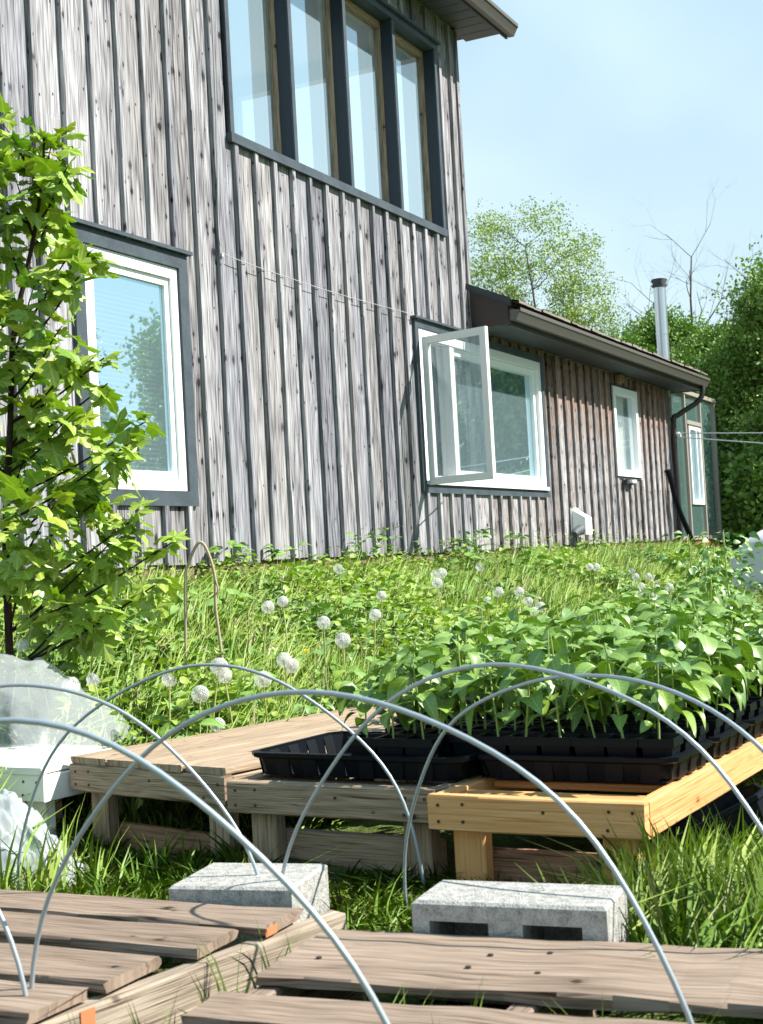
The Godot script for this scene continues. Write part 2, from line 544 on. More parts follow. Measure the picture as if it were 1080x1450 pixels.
func build_house() -> void:
	var off := Vector3(0, 0.79, -13)
	var house := thing("farmhouse", "two-storey board-and-batten farmhouse of weathered grey timber with a low wing", "house", off)
	var wall := hub("main_wall", house)
	wall_boards(house, wall, 4.6, 13.05, 6.13, 8.19, [M.siding_pale, M.siding_warm, M.siding_grey, M.siding_pale], false)
	var wing := hub("wing_wall", house)
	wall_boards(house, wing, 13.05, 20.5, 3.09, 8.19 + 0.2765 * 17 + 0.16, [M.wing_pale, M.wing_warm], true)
	# corner boards of the upper storey
	part("corner_board", timber(0.06, 3.05, 0.05, 0.004, 0.3, 0.04, 0.2, 0.25, 3, 0.002), M.siding_pale, wall, Transform3D(Basis(Vector3(0, 0, -1), Vector3.UP, Vector3(1, 0, 0)), Vector3(0.0, 4.6, -13.08) - off))
	part("corner_board", timber(0.07, 2.2, 0.05, 0.004, 0.6, 0.04, 0.7, 0.25, 2, 0.002), M.siding_grey, wing, Transform3D(Basis(Vector3(0, 0, -1), Vector3.UP, Vector3(1, 0, 0)), Vector3(0.0, 1.99, -20.53) - off))
	part("foundation", hb(-0.2, -0.035, 0.4, 0.90, 4.6, 20.5, off), M.foundation, house)
	# inner shell: walls, floors, ceilings with thickness
	var g := Geo.new()
	for q in [[-6.2, -6.0, 0.4, 6.3, 4.4, 20.5], [-6.0, -0.03, 0.5, 6.3, 4.4, 4.58], [-6.0, -0.03, 3.4, 4.05, 13.07, 13.2], [-6.0, -0.03, 5.95, 6.14, 13.07, 13.2], [-0.4, -0.03, 4.05, 5.95, 13.07, 13.2], [-6.0, -5.5, 4.05, 5.95, 13.07, 13.2], [-2.75, -2.6, 4.05, 5.95, 13.07, 13.2], [-6.0, -0.03, 0.5, 3.4, 20.3, 20.48], [-6.0, -0.03, 6.14, 6.3, 4.4, 13.2], [-6.0, -0.03, 3.15, 3.4, 4.58, 13.07], [-6.0, -0.03, 3.1, 3.25, 13.07, 20.5]]:
		g.box(Vector3(q[0], q[2], -q[5]) - off, Vector3(q[1], q[3], -q[4]) - off)
	part("inner_walls", g.done(), M.room_wall, house)
	part("floor", hb(-6.0, -0.03, 0.7, 0.88, 4.58, 20.3, off), M.room_floor, house)
	# main roof: soffit, fascia, gutter
	var roof := hub("main_roof", house)
	part("soffit_panel", hb(0.03, 0.41, 6.15, 6.17, 4.4, 10.5, off), M.soffit, roof)
	for i in 15:
		var s := 10.505 + i * 0.198
		part("soffit_panel", hb(0.03 if s < 12.9 else -0.02, 0.41, 6.145, 6.165, s, s + 0.186, off), M.soffit, roof)
	part("soffit_back", hb(0.03, 0.41, 6.168, 6.18, 10.5, 13.475, off), M.dark_trim, roof)
	part("fascia", hb(0.412, 0.432, 6.08, 6.26, 4.4, 13.475, off), M.dark_trim, roof)
	part("rake_board", hb(-6.0, 0.41, 6.182, 6.30, 13.2, 13.475, off), M.dark_trim, roof)
	part("gutter", gutter_mesh(0.434, 6.10, 4.4, 13.50, off), M.gutter, roof)
	var rg := Geo.new()
	rg.quad(Vector3(0.50, 6.27, -4.3) - off, Vector3(0.50, 6.27, -13.5) - off, Vector3(-6.4, 8.4, -13.5) - off, Vector3(-6.4, 8.4, -4.3) - off, Vector2(0, 0), Vector2(1, 0), Vector2(1, 1), Vector2(0, 1), Vector3.UP)
	rg.quad(Vector3(0.50, 6.24, -4.3) - off, Vector3(0.50, 6.24, -13.5) - off, Vector3(-6.4, 8.37, -13.5) - off, Vector3(-6.4, 8.37, -4.3) - off, Vector2(0, 0), Vector2(1, 0), Vector2(1, 1), Vector2(0, 1), Vector3.DOWN)
	part("roof_deck", rg.done(), M.shingle, roof)
	# wing roof
	var wr := hub("wing_roof", house)
	part("soffit_board", hb(0.03, 0.42, 3.095, 3.11, 13.10, 20.94, off), M.dark_trim, wr)
	var cap := Geo.new()
	for z in [-13.06, -13.10]:
		cap.quad(Vector3(0.01, 3.5, z) - off, Vector3(0.44, 3.31, z) - off, Vector3(0.424, 3.10, z) - off, Vector3(0.01, 3.085, z) - off, Vector2(0, 0), Vector2(1, 0), Vector2(1, 1), Vector2(0, 1), Vector3(0, 0, 1 if z > -13.08 else -1))
	cap.quad(Vector3(0.01, 3.085, -13.06) - off, Vector3(0.424, 3.10, -13.06) - off, Vector3(0.424, 3.10, -13.10) - off, Vector3(0.01, 3.085, -13.10) - off, Vector2(0, 0), Vector2(1, 0), Vector2(1, 1), Vector2(0, 1), Vector3.DOWN)
	part("eave_end", cap.done(), M.brown_metal, wr)
	var rake := Geo.new()
	rake.quad(Vector3(-6.2, 6.3, -13.02) - off, Vector3(0.47, 3.35, -13.02) - off, Vector3(0.46, 3.29, -13.02) - off, Vector3(-6.2, 6.24, -13.02) - off, Vector2(0, 0), Vector2(1, 0), Vector2(1, 1), Vector2(0, 1), Vector3(0, 0, 1))
	rake.quad(Vector3(0.02, 3.53, -13.055) - off, Vector3(0.47, 3.335, -13.055) - off, Vector3(0.46, 3.27, -13.055) - off, Vector3(0.02, 3.45, -13.055) - off, Vector2(0, 0), Vector2(1, 0), Vector2(1, 1), Vector2(0, 1), Vector3(0, 0, 1))
	part("rake_board", rake.done(), M.dark_trim, wr)
	part("fascia", hb(0.425, 0.44, 3.08, 3.29, 13.06, 20.95, off), M.brown_metal, wr)
	part("gutter", gutter_mesh(0.442, 3.13, 13.06, 20.97, off), M.gutter, wr)
	var dk := Geo.new()
	for h in [0.0, -0.04]:
		dk.quad(Vector3(0.50, 3.315 + h, -13.06) - off, Vector3(0.50, 3.315 + h, -20.97) - off, Vector3(-6.4, 5.3 + h, -20.97) - off, Vector3(-6.4, 5.3 + h, -13.06) - off, Vector2(0, 0), Vector2(1, 0), Vector2(1, 1), Vector2(0, 1), Vector3(0, 1 if h == 0.0 else -1, 0))
	dk.quad(Vector3(0.44, 3.08, -20.96) - off, Vector3(0.44, 3.3, -20.96) - off, Vector3(-6.0, 5.15, -20.96) - off, Vector3(-6.0, 3.1, -20.96) - off, Vector2(0, 0), Vector2(1, 0), Vector2(1, 1), Vector2(0, 1), Vector3(0, 0, -1))
	part("roof_deck", dk.done(), M.shingle, wr)
	for i in 34:
		var s := 13.12 + i * 0.232
		var lift := rng.randf_range(0.0, 0.018)
		var x := 0.515 + rng.randf_range(-0.008, 0.012)
		var sg := Geo.new()
		sg.quad(Vector3(x, 3.318 + lift, -s) - off, Vector3(x, 3.318 + rng.randf_range(0.0, 0.016), -s - 0.215) - off, Vector3(0.2, 3.418, -s - 0.215) - off, Vector3(0.2, 3.418, -s) - off, Vector2(0, 0), Vector2(1, 0), Vector2(1, 1), Vector2(0, 1), Vector3.UP)
		sg.quad(Vector3(x, 3.318 + lift, -s) - off, Vector3(x, 3.318 + lift, -s - 0.215) - off, Vector3(x, 3.305, -s - 0.215) - off, Vector3(x, 3.305, -s) - off, Vector2(0, 0), Vector2(1, 0), Vector2(1, 1), Vector2(0, 1), Vector3.RIGHT)
		part("shingle", sg.done(), M.shingle, wr)
	# downpipe
	part("downpipe", tubem(smooth([Vector3(0.49, 3.14, -20.72) - off, Vector3(0.485, 3.0, -20.70) - off, Vector3(0.40, 2.88, -20.66) - off, Vector3(0.15, 2.72, -20.56) - off, Vector3(0.075, 2.6, -20.54) - off, Vector3(0.075, 1.7, -20.54) - off, Vector3(0.075, 0.82, -20.54) - off], 5), [0.038], 10), M.brown_metal, house)
	windows(house, off)
	sunroom(off)

func gutter_mesh(x: float, y: float, s0: float, s1: float, off: Vector3) -> ArrayMesh:
	var g := Geo.new()
	var prof := [Vector2(0.0, 0.13), Vector2(0.0, 0.0), Vector2(0.06, 0.0), Vector2(0.075, 0.03), Vector2(0.10, 0.075), Vector2(0.112, 0.085), Vector2(0.112, 0.12), Vector2(0.098, 0.12), Vector2(0.098, 0.09), Vector2(0.06, 0.015), Vector2(0.012, 0.012), Vector2(0.012, 0.13)]
	var mid := Vector2(0.055, 0.06)
	for k in prof.size():
		var a: Vector2 = prof[k]
		var b: Vector2 = prof[(k + 1) % prof.size()]
		var e := b - a
		var out := Vector3(e.y, -e.x, 0)
		if k < 7 and Vector2(out.x, out.y).dot((a + b) / 2 - mid) < 0.0: out = -out
		if k >= 8 and k < 11 and Vector2(out.x, out.y).dot((a + b) / 2 - mid) > 0.0: out = -out
		g.quad(Vector3(x + a.x, y + a.y, -s0) - off, Vector3(x + b.x, y + b.y, -s0) - off, Vector3(x + b.x, y + b.y, -s1) - off, Vector3(x + a.x, y + a.y, -s1) - off, Vector2(0, 0), Vector2(1, 0), Vector2(1, 1), Vector2(0, 1), out)
	for s in [s0 + 0.001, s1 - 0.001]:
		g.quad(Vector3(x, y, -s) - off, Vector3(x + 0.06, y, -s) - off, Vector3(x + 0.11, y + 0.1, -s) - off, Vector3(x, y + 0.11, -s) - off, Vector2(0, 0), Vector2(1, 0), Vector2(1, 1), Vector2(0, 1), Vector3(0, 0, 1 if s < 14.0 and s < (s0 + s1) / 2 else -1))
	return g.done()

func windows(house: Node3D, off: Vector3) -> void:
	# window with blinds behind the maple
	var w := hub("window", house)
	tag(w, "white framed window with blinds behind the maple")
	frame("trim", w, M.slate_trim, -0.03, 0.03, 6.80, 8.02, 1.275, 2.985, 0.10, off)
	part("drip_cap", hb(-0.02, 0.06, 2.987, 3.012, 6.77, 8.05, off), M.slate_trim, w)
	frame("frame", w, M.white_vinyl, -0.06, 0.012, 6.903, 7.917, 1.378, 2.882, 0.075, off)
	frame("sash", w, M.white_vinyl, -0.05, -0.008, 6.98, 7.84, 1.455, 2.805, 0.05, off)
	pane("pane", w, M.window_glass, -0.03, 7.02, 7.80, 1.50, 2.76, off)
	for i in 42:
		var y := 1.5 + i * 0.031
		var b := Geo.new()
		b.quad(Vector3(-0.088, y, -7.0) - off, Vector3(-0.088, y, -7.82) - off, Vector3(-0.112, y + 0.016, -7.82) - off, Vector3(-0.112, y + 0.016, -7.0) - off, Vector2(0, 0), Vector2(1, 0), Vector2(1, 1), Vector2(0, 1), Vector3(0.5, 1, 0))
		part("blind_slat", b.done(), M.cloth_white, w)
	# tall four-light window upstairs
	w = hub("window", house)
	tag(w, "deep four-light upstairs window with slate fins")
	var ss := [8.66, 9.60, 10.555, 11.53, 12.47]
	part("sill", hb(-0.20, 0.045, 3.93, 4.0, 8.66, 12.54, off), M.slate_trim, w)
	part("head", hb(-0.20, 0.04, 5.76, 5.82, 8.66, 12.54, off), M.slate_trim, w)
	part("drip_cap", hb(0.0, 0.075, 5.822, 5.845, 8.63, 12.57, off), M.slate_trim, w)
	for i in 5:
		part("fin", hb(-0.085, 0.02, 4.001, 5.759, ss[i] + 0.010, ss[i] + 0.056, off), M.fin_shade, w)
		part("fin_front", hb(0.021, 0.035, 4.001, 5.759, ss[i] + 0.008, ss[i] + 0.058, off), M.slate_trim, w)  # front face of the same fin, slate without the painted shade
		var jm := timber(0.064, 1.756, 0.073, 0.002, rng.randf(), 0.04, rng.randf(), 0.5)
		part("jamb", jm, M.old_timber, w, Transform3D(Basis(Vector3(0, 0, -1), Vector3.UP, Vector3(1, 0, 0)), Vector3(-0.123, 4.88, -ss[i] - 0.034) - off))
	for i in 4:
		pane("pane", w, M.clear_glass, -0.145, ss[i] + 0.066, ss[i + 1] + 0.002, 4.0, 5.76, off)
		part("head_board", hb(-0.14, -0.088, 5.70, 5.758, ss[i] + 0.069, ss[i + 1] - 0.001, off), M.old_timber, w)
	# wide window with a casement standing open
	w = hub("window", house)
	tag(w, "wide white window with one casement swung open")
	frame("trim", w, M.slate_trim, -0.03, 0.03, 11.69, 15.10, 1.43, 3.03, 0.075, off)
	part("drip_cap", hb(-0.02, 0.06, 3.032, 3.052, 11.66, 13.06, off), M.slate_trim, w)
	frame("frame", w, M.white_vinyl, -0.13, 0.02, 11.768, 15.022, 1.508, 2.952, 0.085, off)
	part("sill", hb(-0.02, 0.055, 1.508, 1.545, 11.77, 15.02, off), M.white_vinyl, w)
	part("mullion", hb(-0.13, 0.01, 1.594, 2.866, 12.50, 12.60, off), M.white_vinyl, w)
	frame("fixed_frame", w, M.white_vinyl, -0.11, -0.02, 12.602, 14.935, 1.596, 2.864, 0.07, off)
	pane("pane", w, M.window_glass, -0.06, 12.66, 14.88, 1.65, 2.81, off)
	# the open sash, hinged at its left edge
	var sash := hub("casement", w)
	sash.position = Vector3(0.06, 0, -11.785) - Vector3(0, 0.79, -13)
	sash.rotation.y = deg_to_rad(-13.0)
	var fr := Geo.new()
	for q in [[0.0, 0.71, 1.50, 1.565], [0.0, 0.71, 2.795, 2.86], [0.0, 0.065, 1.565, 2.795], [0.645, 0.71, 1.565, 2.795]]:
		fr.box(Vector3(q[0], q[2], -0.022), Vector3(q[1], q[3], 0.022))
	fr.idx = fr.idx
	part("sash_frame", fr.done(), M.white_vinyl, sash)
	var gp := Geo.new()
	gp.quad(Vector3(0.06, 1.56, 0), Vector3(0.65, 1.56, 0), Vector3(0.65, 2.8, 0), Vector3(0.06, 2.8, 0), Vector2(0, 0), Vector2(1, 0), Vector2(1, 1), Vector2(0, 1), Vector3(0, 0, 1))
	part("pane", gp.done(), M.sash_glass, sash)
	part("stay_arm", tubem([Vector3(0.02, 1.53, -0.45), Vector3(0.35, 1.53, -0.01)], [0.006], 6), M.rail_metal, sash)
	# small window of the wing with pale curtains
	w = hub("window", house)
	tag(w, "small white wing window with pale curtains")
	frame("trim", w, M.dark_trim, -0.03, 0.012, 17.72, 18.88, 1.72, 2.96, 0.03, off)
	frame("frame", w, M.white_vinyl, -0.08, 0.03, 17.752, 18.848, 1.752, 2.928, 0.09, off)
	pane("pane", w, M.sash_glass, -0.03, 17.82, 18.78, 1.82, 2.86, off)
	for k in 2:
		var pts := []
		for r in 2:
			for c in 25:
				var s := 17.80 + k * 0.52 + c * 0.02
				pts.append(Vector3(-0.16 + sin(c * 1.25 + k) * 0.022, 1.75 if r == 0 else 2.9, -s) - off)
		var cg := Geo.new()
		cg.grid(pts, 2, 25)
		part("curtain", cg.done(), M.cloth_white, w)

func sunroom(hoff: Vector3) -> void:
	var off := Vector3(-1.2, 0.79, -22)
	var t := thing("glass_sunroom", "narrow glazed sunroom with brown frames at the end of the wing", "sunroom", off)
	var posts := [20.66, 21.50, 22.48, 23.46]
	for s in posts:
		part("post", hb(-0.06, 0.02, 0.93, 3.12, s - 0.03, s + 0.03, off), M.sunroom_frame, t)
	part("sill_rail", hb(-0.08, 0.03, 0.87, 0.929, 20.62, 23.5, off), M.sunroom_frame, t)
	part("head_rail", hb(-0.08, 0.035, 3.121, 3.18, 20.62, 23.5, off), M.sunroom_frame, t)
	part("base_wall", hb(-2.4, 0.0, 0.3, 0.868, 20.62, 23.5, off), M.brick, t)
	for i in 3:
		var y1 := 3.118
		if i == 1:
			part("transom", hb(-0.06, 0.03, 2.66, 2.72, posts[1] + 0.031, posts[2] - 0.031, off), M.sunroom_frame, t)
			pane("pane", t, M.tinted_glass, -0.02, posts[1] + 0.03, posts[2] - 0.03, 2.72, 3.12, off)
			var win := hub("inner_window", t)
			frame("frame", win, M.white_vinyl, -0.07, 0.01, posts[1] + 0.20, posts[2] - 0.04, 1.42, 2.655, 0.07, off)
			part("stile", hb(-0.06, 0.012, 1.495, 2.58, posts[1] + 0.62, posts[1] + 0.68, off), M.white_vinyl, win)
			pane("pane", win, M.window_glass, -0.03, posts[1] + 0.26, posts[2] - 0.1, 1.48, 2.59, off)
			pane("pane", t, M.tinted_glass, -0.02, posts[1] + 0.03, posts[2] - 0.03, 0.93, 1.42, off)
		else:
			pane("pane", t, M.tinted_glass, -0.02, posts[i] + 0.03, posts[i + 1] - 0.03, 0.93, 3.12, off)
	for s in [20.62, 23.47]:
		var g := Geo.new()
		g.quad(Vector3(-0.08, 3.18, -s) - off, Vector3(-2.4, 3.6, -s) - off, Vector3(-2.4, 3.5, -s) - off, Vector3(-0.08, 3.1, -s) - off, Vector2(0, 0), Vector2(1, 0), Vector2(1, 1), Vector2(0, 1), Vector3(0, 0, -1))
		part("rafter", g.done(), M.paint_white, t)
	var rp := Geo.new()
	rp.quad(Vector3(0.03, 3.185, -20.62) - off, Vector3(0.03, 3.185, -23.5) - off, Vector3(-2.4, 3.62, -23.5) - off, Vector3(-2.4, 3.62, -20.62) - off, Vector2(0, 0), Vector2(1, 0), Vector2(1, 1), Vector2(0, 1), Vector3.UP)
	part("roof_pane", rp.done(), M.tinted_glass, t)
	part("back_wall", hb(-2.5, -2.41, 0.3, 3.6, 20.6, 23.5, off), M.siding_grey, t)
	part("end_pane", hb(-2.4, -0.08, 0.93, 3.1, 23.44, 23.445, off), M.tinted_glass, t)
	var fl := hub("flue_pipe", t)
	part("pipe", tubem([Vector3(-0.50, 3.0, -22.4) - off, Vector3(-0.50, 5.0, -22.4) - off], [0.098], 18), M.flue, fl)
	part("collar", tubem([Vector3(-0.50, 4.2, -22.4) - off, Vector3(-0.50, 4.23, -22.4) - off], [0.104], 18), M.flue, fl)
	part("flue_cap", tubem([Vector3(-0.50, 4.96, -22.4) - off, Vector3(-0.50, 5.0, -22.4) - off, Vector3(-0.50, 5.02, -22.4) - off, Vector3(-0.50, 5.08, -22.4) - off, Vector3(-0.50, 5.10, -22.4) - off], [0.10, 0.135, 0.10, 0.135, 0.12], 18), M.dark_trim, fl)
	part("gable_board", hb(0.0, 0.02, 3.0, 3.09, 20.56, 20.62, off), M.paint_white, t)

func wall_fittings() -> void:
	var t := thing("vent_hood", "white louvred dryer vent hood low on the wing wall", "vent", Vector3(0.03, 1.0, -15.92))
	var g := Geo.new()
	var p := [Vector3(0, 0, 0.12), Vector3(0, 0, -0.12), Vector3(0.16, 0.0, -0.12), Vector3(0.16, 0.0, 0.12), Vector3(0.0, 0.30, 0.12), Vector3(0.0, 0.30, -0.12), Vector3(0.16, 0.2, -0.12), Vector3(0.16, 0.2, 0.12)]
	for f in [[0, 4, 7, 3], [1, 5, 6, 2], [4, 5, 6, 7], [3, 2, 6, 7]]:
		g.quad(p[f[0]], p[f[1]], p[f[2]], p[f[3]], Vector2(0, 0), Vector2(1, 0), Vector2(1, 1), Vector2(0, 1), (p[f[0]] + p[f[1]] + p[f[2]] + p[f[3]]) / 4 - Vector3(0.06, 0.1, 0))
	part("hood", g.done(), M.white_vinyl, t)
	part("flange", boxm(Vector3(-0.012, -0.02, -0.14), Vector3(-0.001, 0.32, 0.14)), M.white_vinyl, t)
	for i in 6:
		part("louvre", boxm(Vector3(0.162, 0.02 + i * 0.03, -0.10), Vector3(0.168, 0.036 + i * 0.03, 0.10)), M.white_vinyl, t)
	t = thing("garden_spotlight", "small dark garden spotlight on a bent stake beside the white vent", "spotlight", Vector3(0.22, ground_at(0.22, -15.35), -15.35))
	part("stake", tubem(smooth([Vector3(0.0, 0, -0.06), Vector3(0.0, 0.18, -0.04), Vector3(0.0, 0.33, 0.02)], 4), [0.009], 6), M.dark_trim, t)
	part("lamp_head", tubem([Vector3(0.0, 0.32, 0.06), Vector3(0.0, 0.34, 0.02), Vector3(0.02, 0.37, -0.10), Vector3(0.02, 0.373, -0.11)], [0.035, 0.05, 0.062, 0.055], 12), M.soffit, t)
	part("lens", tubem([Vector3(0.021, 0.3735, -0.111), Vector3(0.022, 0.374, -0.114)], [0.05], 12), M.lens, t)
	t = thing("bird_box", "small brown wooden box under the eave above the small window", "box", Vector3(0.03, 2.975, -17.95))
	for q in [[0.0, 0.07, 0.0, 0.10, -0.09, 0.09]]:
		part("body", boxm(Vector3(q[0], q[2], q[4]), Vector3(q[1], q[3], q[5])), M.brown_timber, t)
	part("lid", boxm(Vector3(0.0, 0.101, -0.10), Vector3(0.085, 0.115, 0.10)), M.dark_trim, t)
	part("opening", tubem([Vector3(0.0705, 0.05, 0.0), Vector3(0.073, 0.05, 0.0)], [0.02], 10), M.black_plastic, t)
	t = thing("wall_outlet_box", "small grey outlet box under the sill of the small window", "outlet", Vector3(0.03, 1.64, -18.15))
	part("cover", boxm(Vector3(0, 0, -0.17), Vector3(0.05, 0.065, 0.17)), M.dark_trim, t)
	part("plug", boxm(Vector3(0.051, 0.02, -0.06), Vector3(0.10, 0.06, 0.10)), M.white_vinyl, t)
	t = thing("cable", "thin pale cable hanging along the siding below the upstairs window", "cable", Vector3(0.04, 3.05, -8.45))
	var o := t.position
	part("strand", tubem(smooth([Vector3(0.04, 5.6, -8.50) - o, Vector3(0.04, 3.98, -8.47) - o, Vector3(0.04, 3.37, -8.43) - o, Vector3(0.04, 3.13, -8.44) - o, Vector3(0.045, 3.07, -8.53) - o, Vector3(0.045, 3.045, -9.33) - o, Vector3(0.045, 3.035, -10.25) - o, Vector3(0.045, 3.055, -11.66) - o], 8), [0.003], 6), M.cable, t)
	part("clip", boxm(Vector3(-0.012, 0.0, -0.012), Vector3(0.01, 0.025, 0.012)), M.cable, t)
	t = thing("drain_pipe", "black flexible pipe leaning at the corner by the brown downpipe", "pipe", Vector3(0.2, ground_at(0.3, -20.4), -20.4))
	o = t.position
	part("pipe", tubem(smooth([Vector3(0.06, 1.87, -20.10) - o, Vector3(0.08, 1.80, -20.12) - o, Vector3(0.14, 1.35, -20.25) - o, Vector3(0.24, 0.95, -20.42) - o, Vector3(0.30, 0.72, -20.48) - o], 5), [0.035, 0.04], 9), M.black_plastic, t)
	part("end_cap", tubem([Vector3(0.058, 1.865, -20.098) - o, Vector3(0.055, 1.90, -20.09) - o], [0.045], 10), M.black_plastic, t)
	t = thing("overhead_wire", "pair of pale service wires running off from an insulator at the wing corner", "wire", Vector3(0.06, 2.42, -20.58))
	part("insulator", tubem([Vector3(0, 0, 0), Vector3(0.02, 0, 0), Vector3(0.05, 0, 0), Vector3(0.07, 0, 0), Vector3(0.10, 0, 0)], [0.03, 0.055, 0.035, 0.055, 0.03], 10), M.white_vinyl, t)
	for k in 2:
		var pts := []
		for i in 21:
			var f := i / 20.0
			pts.append(Vector3(0.1 + f * 12.0, 0.03 - k * 0.06 + (-0.25 - k * 0.9) * f + (f * f - f) * 0.9, 0.2 * f))
		part("strand", tubem(pts, [0.009], 5), M.wire, t)
	# things standing inside the wide window
	t = thing("floor_lamp", "unlit white drum lampshade on a thin stand inside the wide window", "lamp", Vector3(-0.75, 0.88, -14.2))
	part("stand", tubem([Vector3(0, 0, 0), Vector3(0, 0.02, 0), Vector3(0, 0.025, 0), Vector3(0, 1.2, 0)], [0.14, 0.14, 0.012, 0.012], 12), M.dark_trim, t)
	part("shade", tubem([Vector3(0, 1.2, 0), Vector3(0, 1.5, 0)], [0.17, 0.14], 18), M.cloth_white, t)
	t = thing("houseplant", "potted houseplant on a stool inside the wide window", "plant", Vector3(-0.42, 0.88, -13.4))
	part("stool", tubem([Vector3(0, 0, 0), Vector3(0, 0.56, 0), Vector3(0, 0.57, 0), Vector3(0, 0.60, 0)], [0.10, 0.10, 0.17, 0.17], 12), M.brown_timber, t)
	part("pot", tubem([Vector3(0, 0.602, 0), Vector3(0, 0.76, 0)], [0.08, 0.11], 12), M.brick, t)
	for i in 16:
		var d := Vector3(rng.randf_range(-1, 1), rng.randf_range(0.5, 1.6), rng.randf_range(-1, 1)).normalized()
		part("leaf", leaf_meshes[i % leaf_meshes.size()], M.weed_leaf, t, Transform3D(leaf_basis(d, 2.0), Vector3(0, 0.76, 0) + d * rng.randf_range(0.05, 0.3)))

# ------------------------------------------------------------------ timber benches, trays, pallets, blocks
func nail_marks(parent: Node, at: Array, out: Vector3) -> void:
	for p in at:
		part("nail", tubem([p, p + out * 0.0025], [0.0045], 6), M.nail, parent)

func bench(label: String, corner: Vector3, width: float, length: float, turn: float, top: float, m: Material, lower: Material, decked: int, group: String) -> Transform3D:
	# corner: front left corner on plan; the bench runs away from it along its own -z
	var rot := Basis(Vector3.UP, deg_to_rad(turn))
	var o := Vector3(corner.x, 0, corner.z) + rot * Vector3(width / 2, 0, -length / 2)
	var t := thing("potting_bench", label, "bench", o, group)
	t.basis = rot
	var x0 := -width / 2; var x1 := width / 2; var zf := length / 2; var zb := -length / 2
	var ry := top - 0.045
	var hh := 0.09
	plank("front_rail", t, m, Vector3(0, ry, zf), Vector3.RIGHT, Vector3.UP, hh, width, 0.038, 0.004, 4, 0.0015)
	plank("back_rail", t, m, Vector3(0, ry, zb), Vector3.RIGHT, Vector3.UP, hh, width, 0.038, 0.004)
	for x in [x0 + 0.019, x1 - 0.019]:
		plank("side_rail", t, m, Vector3(x, ry - 0.002, 0), Vector3(0, 0, 1), Vector3.UP, hh, length - 0.042, 0.038, 0.004, 6, 0.0015)
	var nz := maxi(2, int(round(length / 1.6)) + 1)
	for k in nz:
		var z := lerpf(zf - 0.052, zb + 0.052, float(k) / (nz - 1))
		for x in [x0 + 0.09, x1 - 0.085]:
			var p := t.transform * Vector3(x, 0, z)
			var gy := minf(ground_at(p.x, p.z) - 0.06, top - 0.2)
			plank("leg", t, m, Vector3(x, (top - hh - 0.003 + gy) / 2, z), Vector3.UP, Vector3.RIGHT, 0.088, top - hh - 0.003 - gy, 0.05, 0.004, 2, 0.001)
		if k != 1 or nz == 2:
			var q := t.transform * Vector3(0, 0, z)
			plank("stretcher", t, lower, Vector3(0, minf(ground_at(q.x, q.z), 0.05) + 0.04, z - 0.046), Vector3.RIGHT, Vector3.UP, 0.11, width - 0.1, 0.036, 0.004, 2, 0.002)
	if decked > 0:
		for k in decked:
			var w := width / decked
			plank("deck_board", t, m, Vector3(x0 + (k + 0.5) * w, top + 0.013, rng.randf_range(-0.01, 0.01)), Vector3(0, 0, 1), Vector3.RIGHT, w - 0.006, length + 0.03, 0.022, 0.003, 6, 0.0025)
	else:
		var z := zf - 0.12
		while z > zb + 0.05:
			plank("cross_slat", t, m, Vector3(0, top - 0.024, z), Vector3.RIGHT, Vector3(0, 0, 1), 0.075, width - 0.08, 0.02, 0.003)
			z -= 0.22
	var zz := zf + 0.0192
	nail_marks(t, [Vector3(x0 + 0.03, ry + 0.02, zz), Vector3(x0 + 0.03, ry - 0.022, zz), Vector3(x0 + 0.10, ry + 0.024, zz), Vector3(x0 + 0.10, ry - 0.02, zz), Vector3(x1 - 0.03, ry + 0.02, zz), Vector3(x1 - 0.09, ry + 0.021, zz), Vector3(x1 - 0.095, ry - 0.024, zz), Vector3(0.03, ry + 0.012, zz)], Vector3(0, 0, 1))
	return t.transform

func tray_mesh(w: float, d: float, h: float) -> Array:
	# ribbed open tray: walls with vertical ribs, rolled rim, floor
	var g := Geo.new()
	var ch := 0.03
	var ring := [Vector2(-w / 2 + ch, d / 2), Vector2(w / 2 - ch, d / 2), Vector2(w / 2, d / 2 - ch), Vector2(w / 2, -d / 2 + ch), Vector2(w / 2 - ch, -d / 2), Vector2(-w / 2 + ch, -d / 2), Vector2(-w / 2, -d / 2 + ch), Vector2(-w / 2, d / 2 - ch)]
	var rim := Geo.new()
	for k in 8:
		var a: Vector2 = ring[k]
		var b: Vector2 = ring[(k + 1) % 8]
		var out := Vector3(a.x + b.x, 0, a.y + b.y).normalized()
		var n := maxi(1, int((b - a).length() / 0.047))
		for i in n:
			var p := a.lerp(b, float(i) / n)
			var q := a.lerp(b, float(i + 1) / n)
			var inset := 0.92 if i % 2 == 0 else 0.955
			for f in [1.0, 0.985]:
				g.quad(Vector3(p.x * f * 0.985, h - 0.006, p.y * f * 0.985), Vector3(q.x * f * 0.985, h - 0.006, q.y * f * 0.985), Vector3(q.x * inset * f, 0, q.y * inset * f), Vector3(p.x * inset * f, 0, p.y * inset * f), Vector2(0, 0), Vector2(1, 0), Vector2(1, 1), Vector2(0, 1), out * (1 if f == 1.0 else -1))
		var prof := [[1.0, h - 0.016], [1.025, h - 0.012], [1.03, h], [0.975, h + 0.002], [0.972, h - 0.01]]
		for i in 4:
			var f0: float = prof[i][0]; var f1: float = prof[i + 1][0]
			rim.quad(Vector3(a.x * f0, prof[i][1], a.y * f0), Vector3(b.x * f0, prof[i][1], b.y * f0), Vector3(b.x * f1, prof[i + 1][1], b.y * f1), Vector3(a.x * f1, prof[i + 1][1], a.y * f1), Vector2(0, 0), Vector2(1, 0), Vector2(1, 1), Vector2(0, 1), out if i < 2 else (Vector3.UP if i == 2 else -out))
	g.box(Vector3(-w * 0.46, 0.0, -d * 0.46), Vector3(w * 0.46, 0.004, d * 0.46))
	return [g.done(), rim.done()]

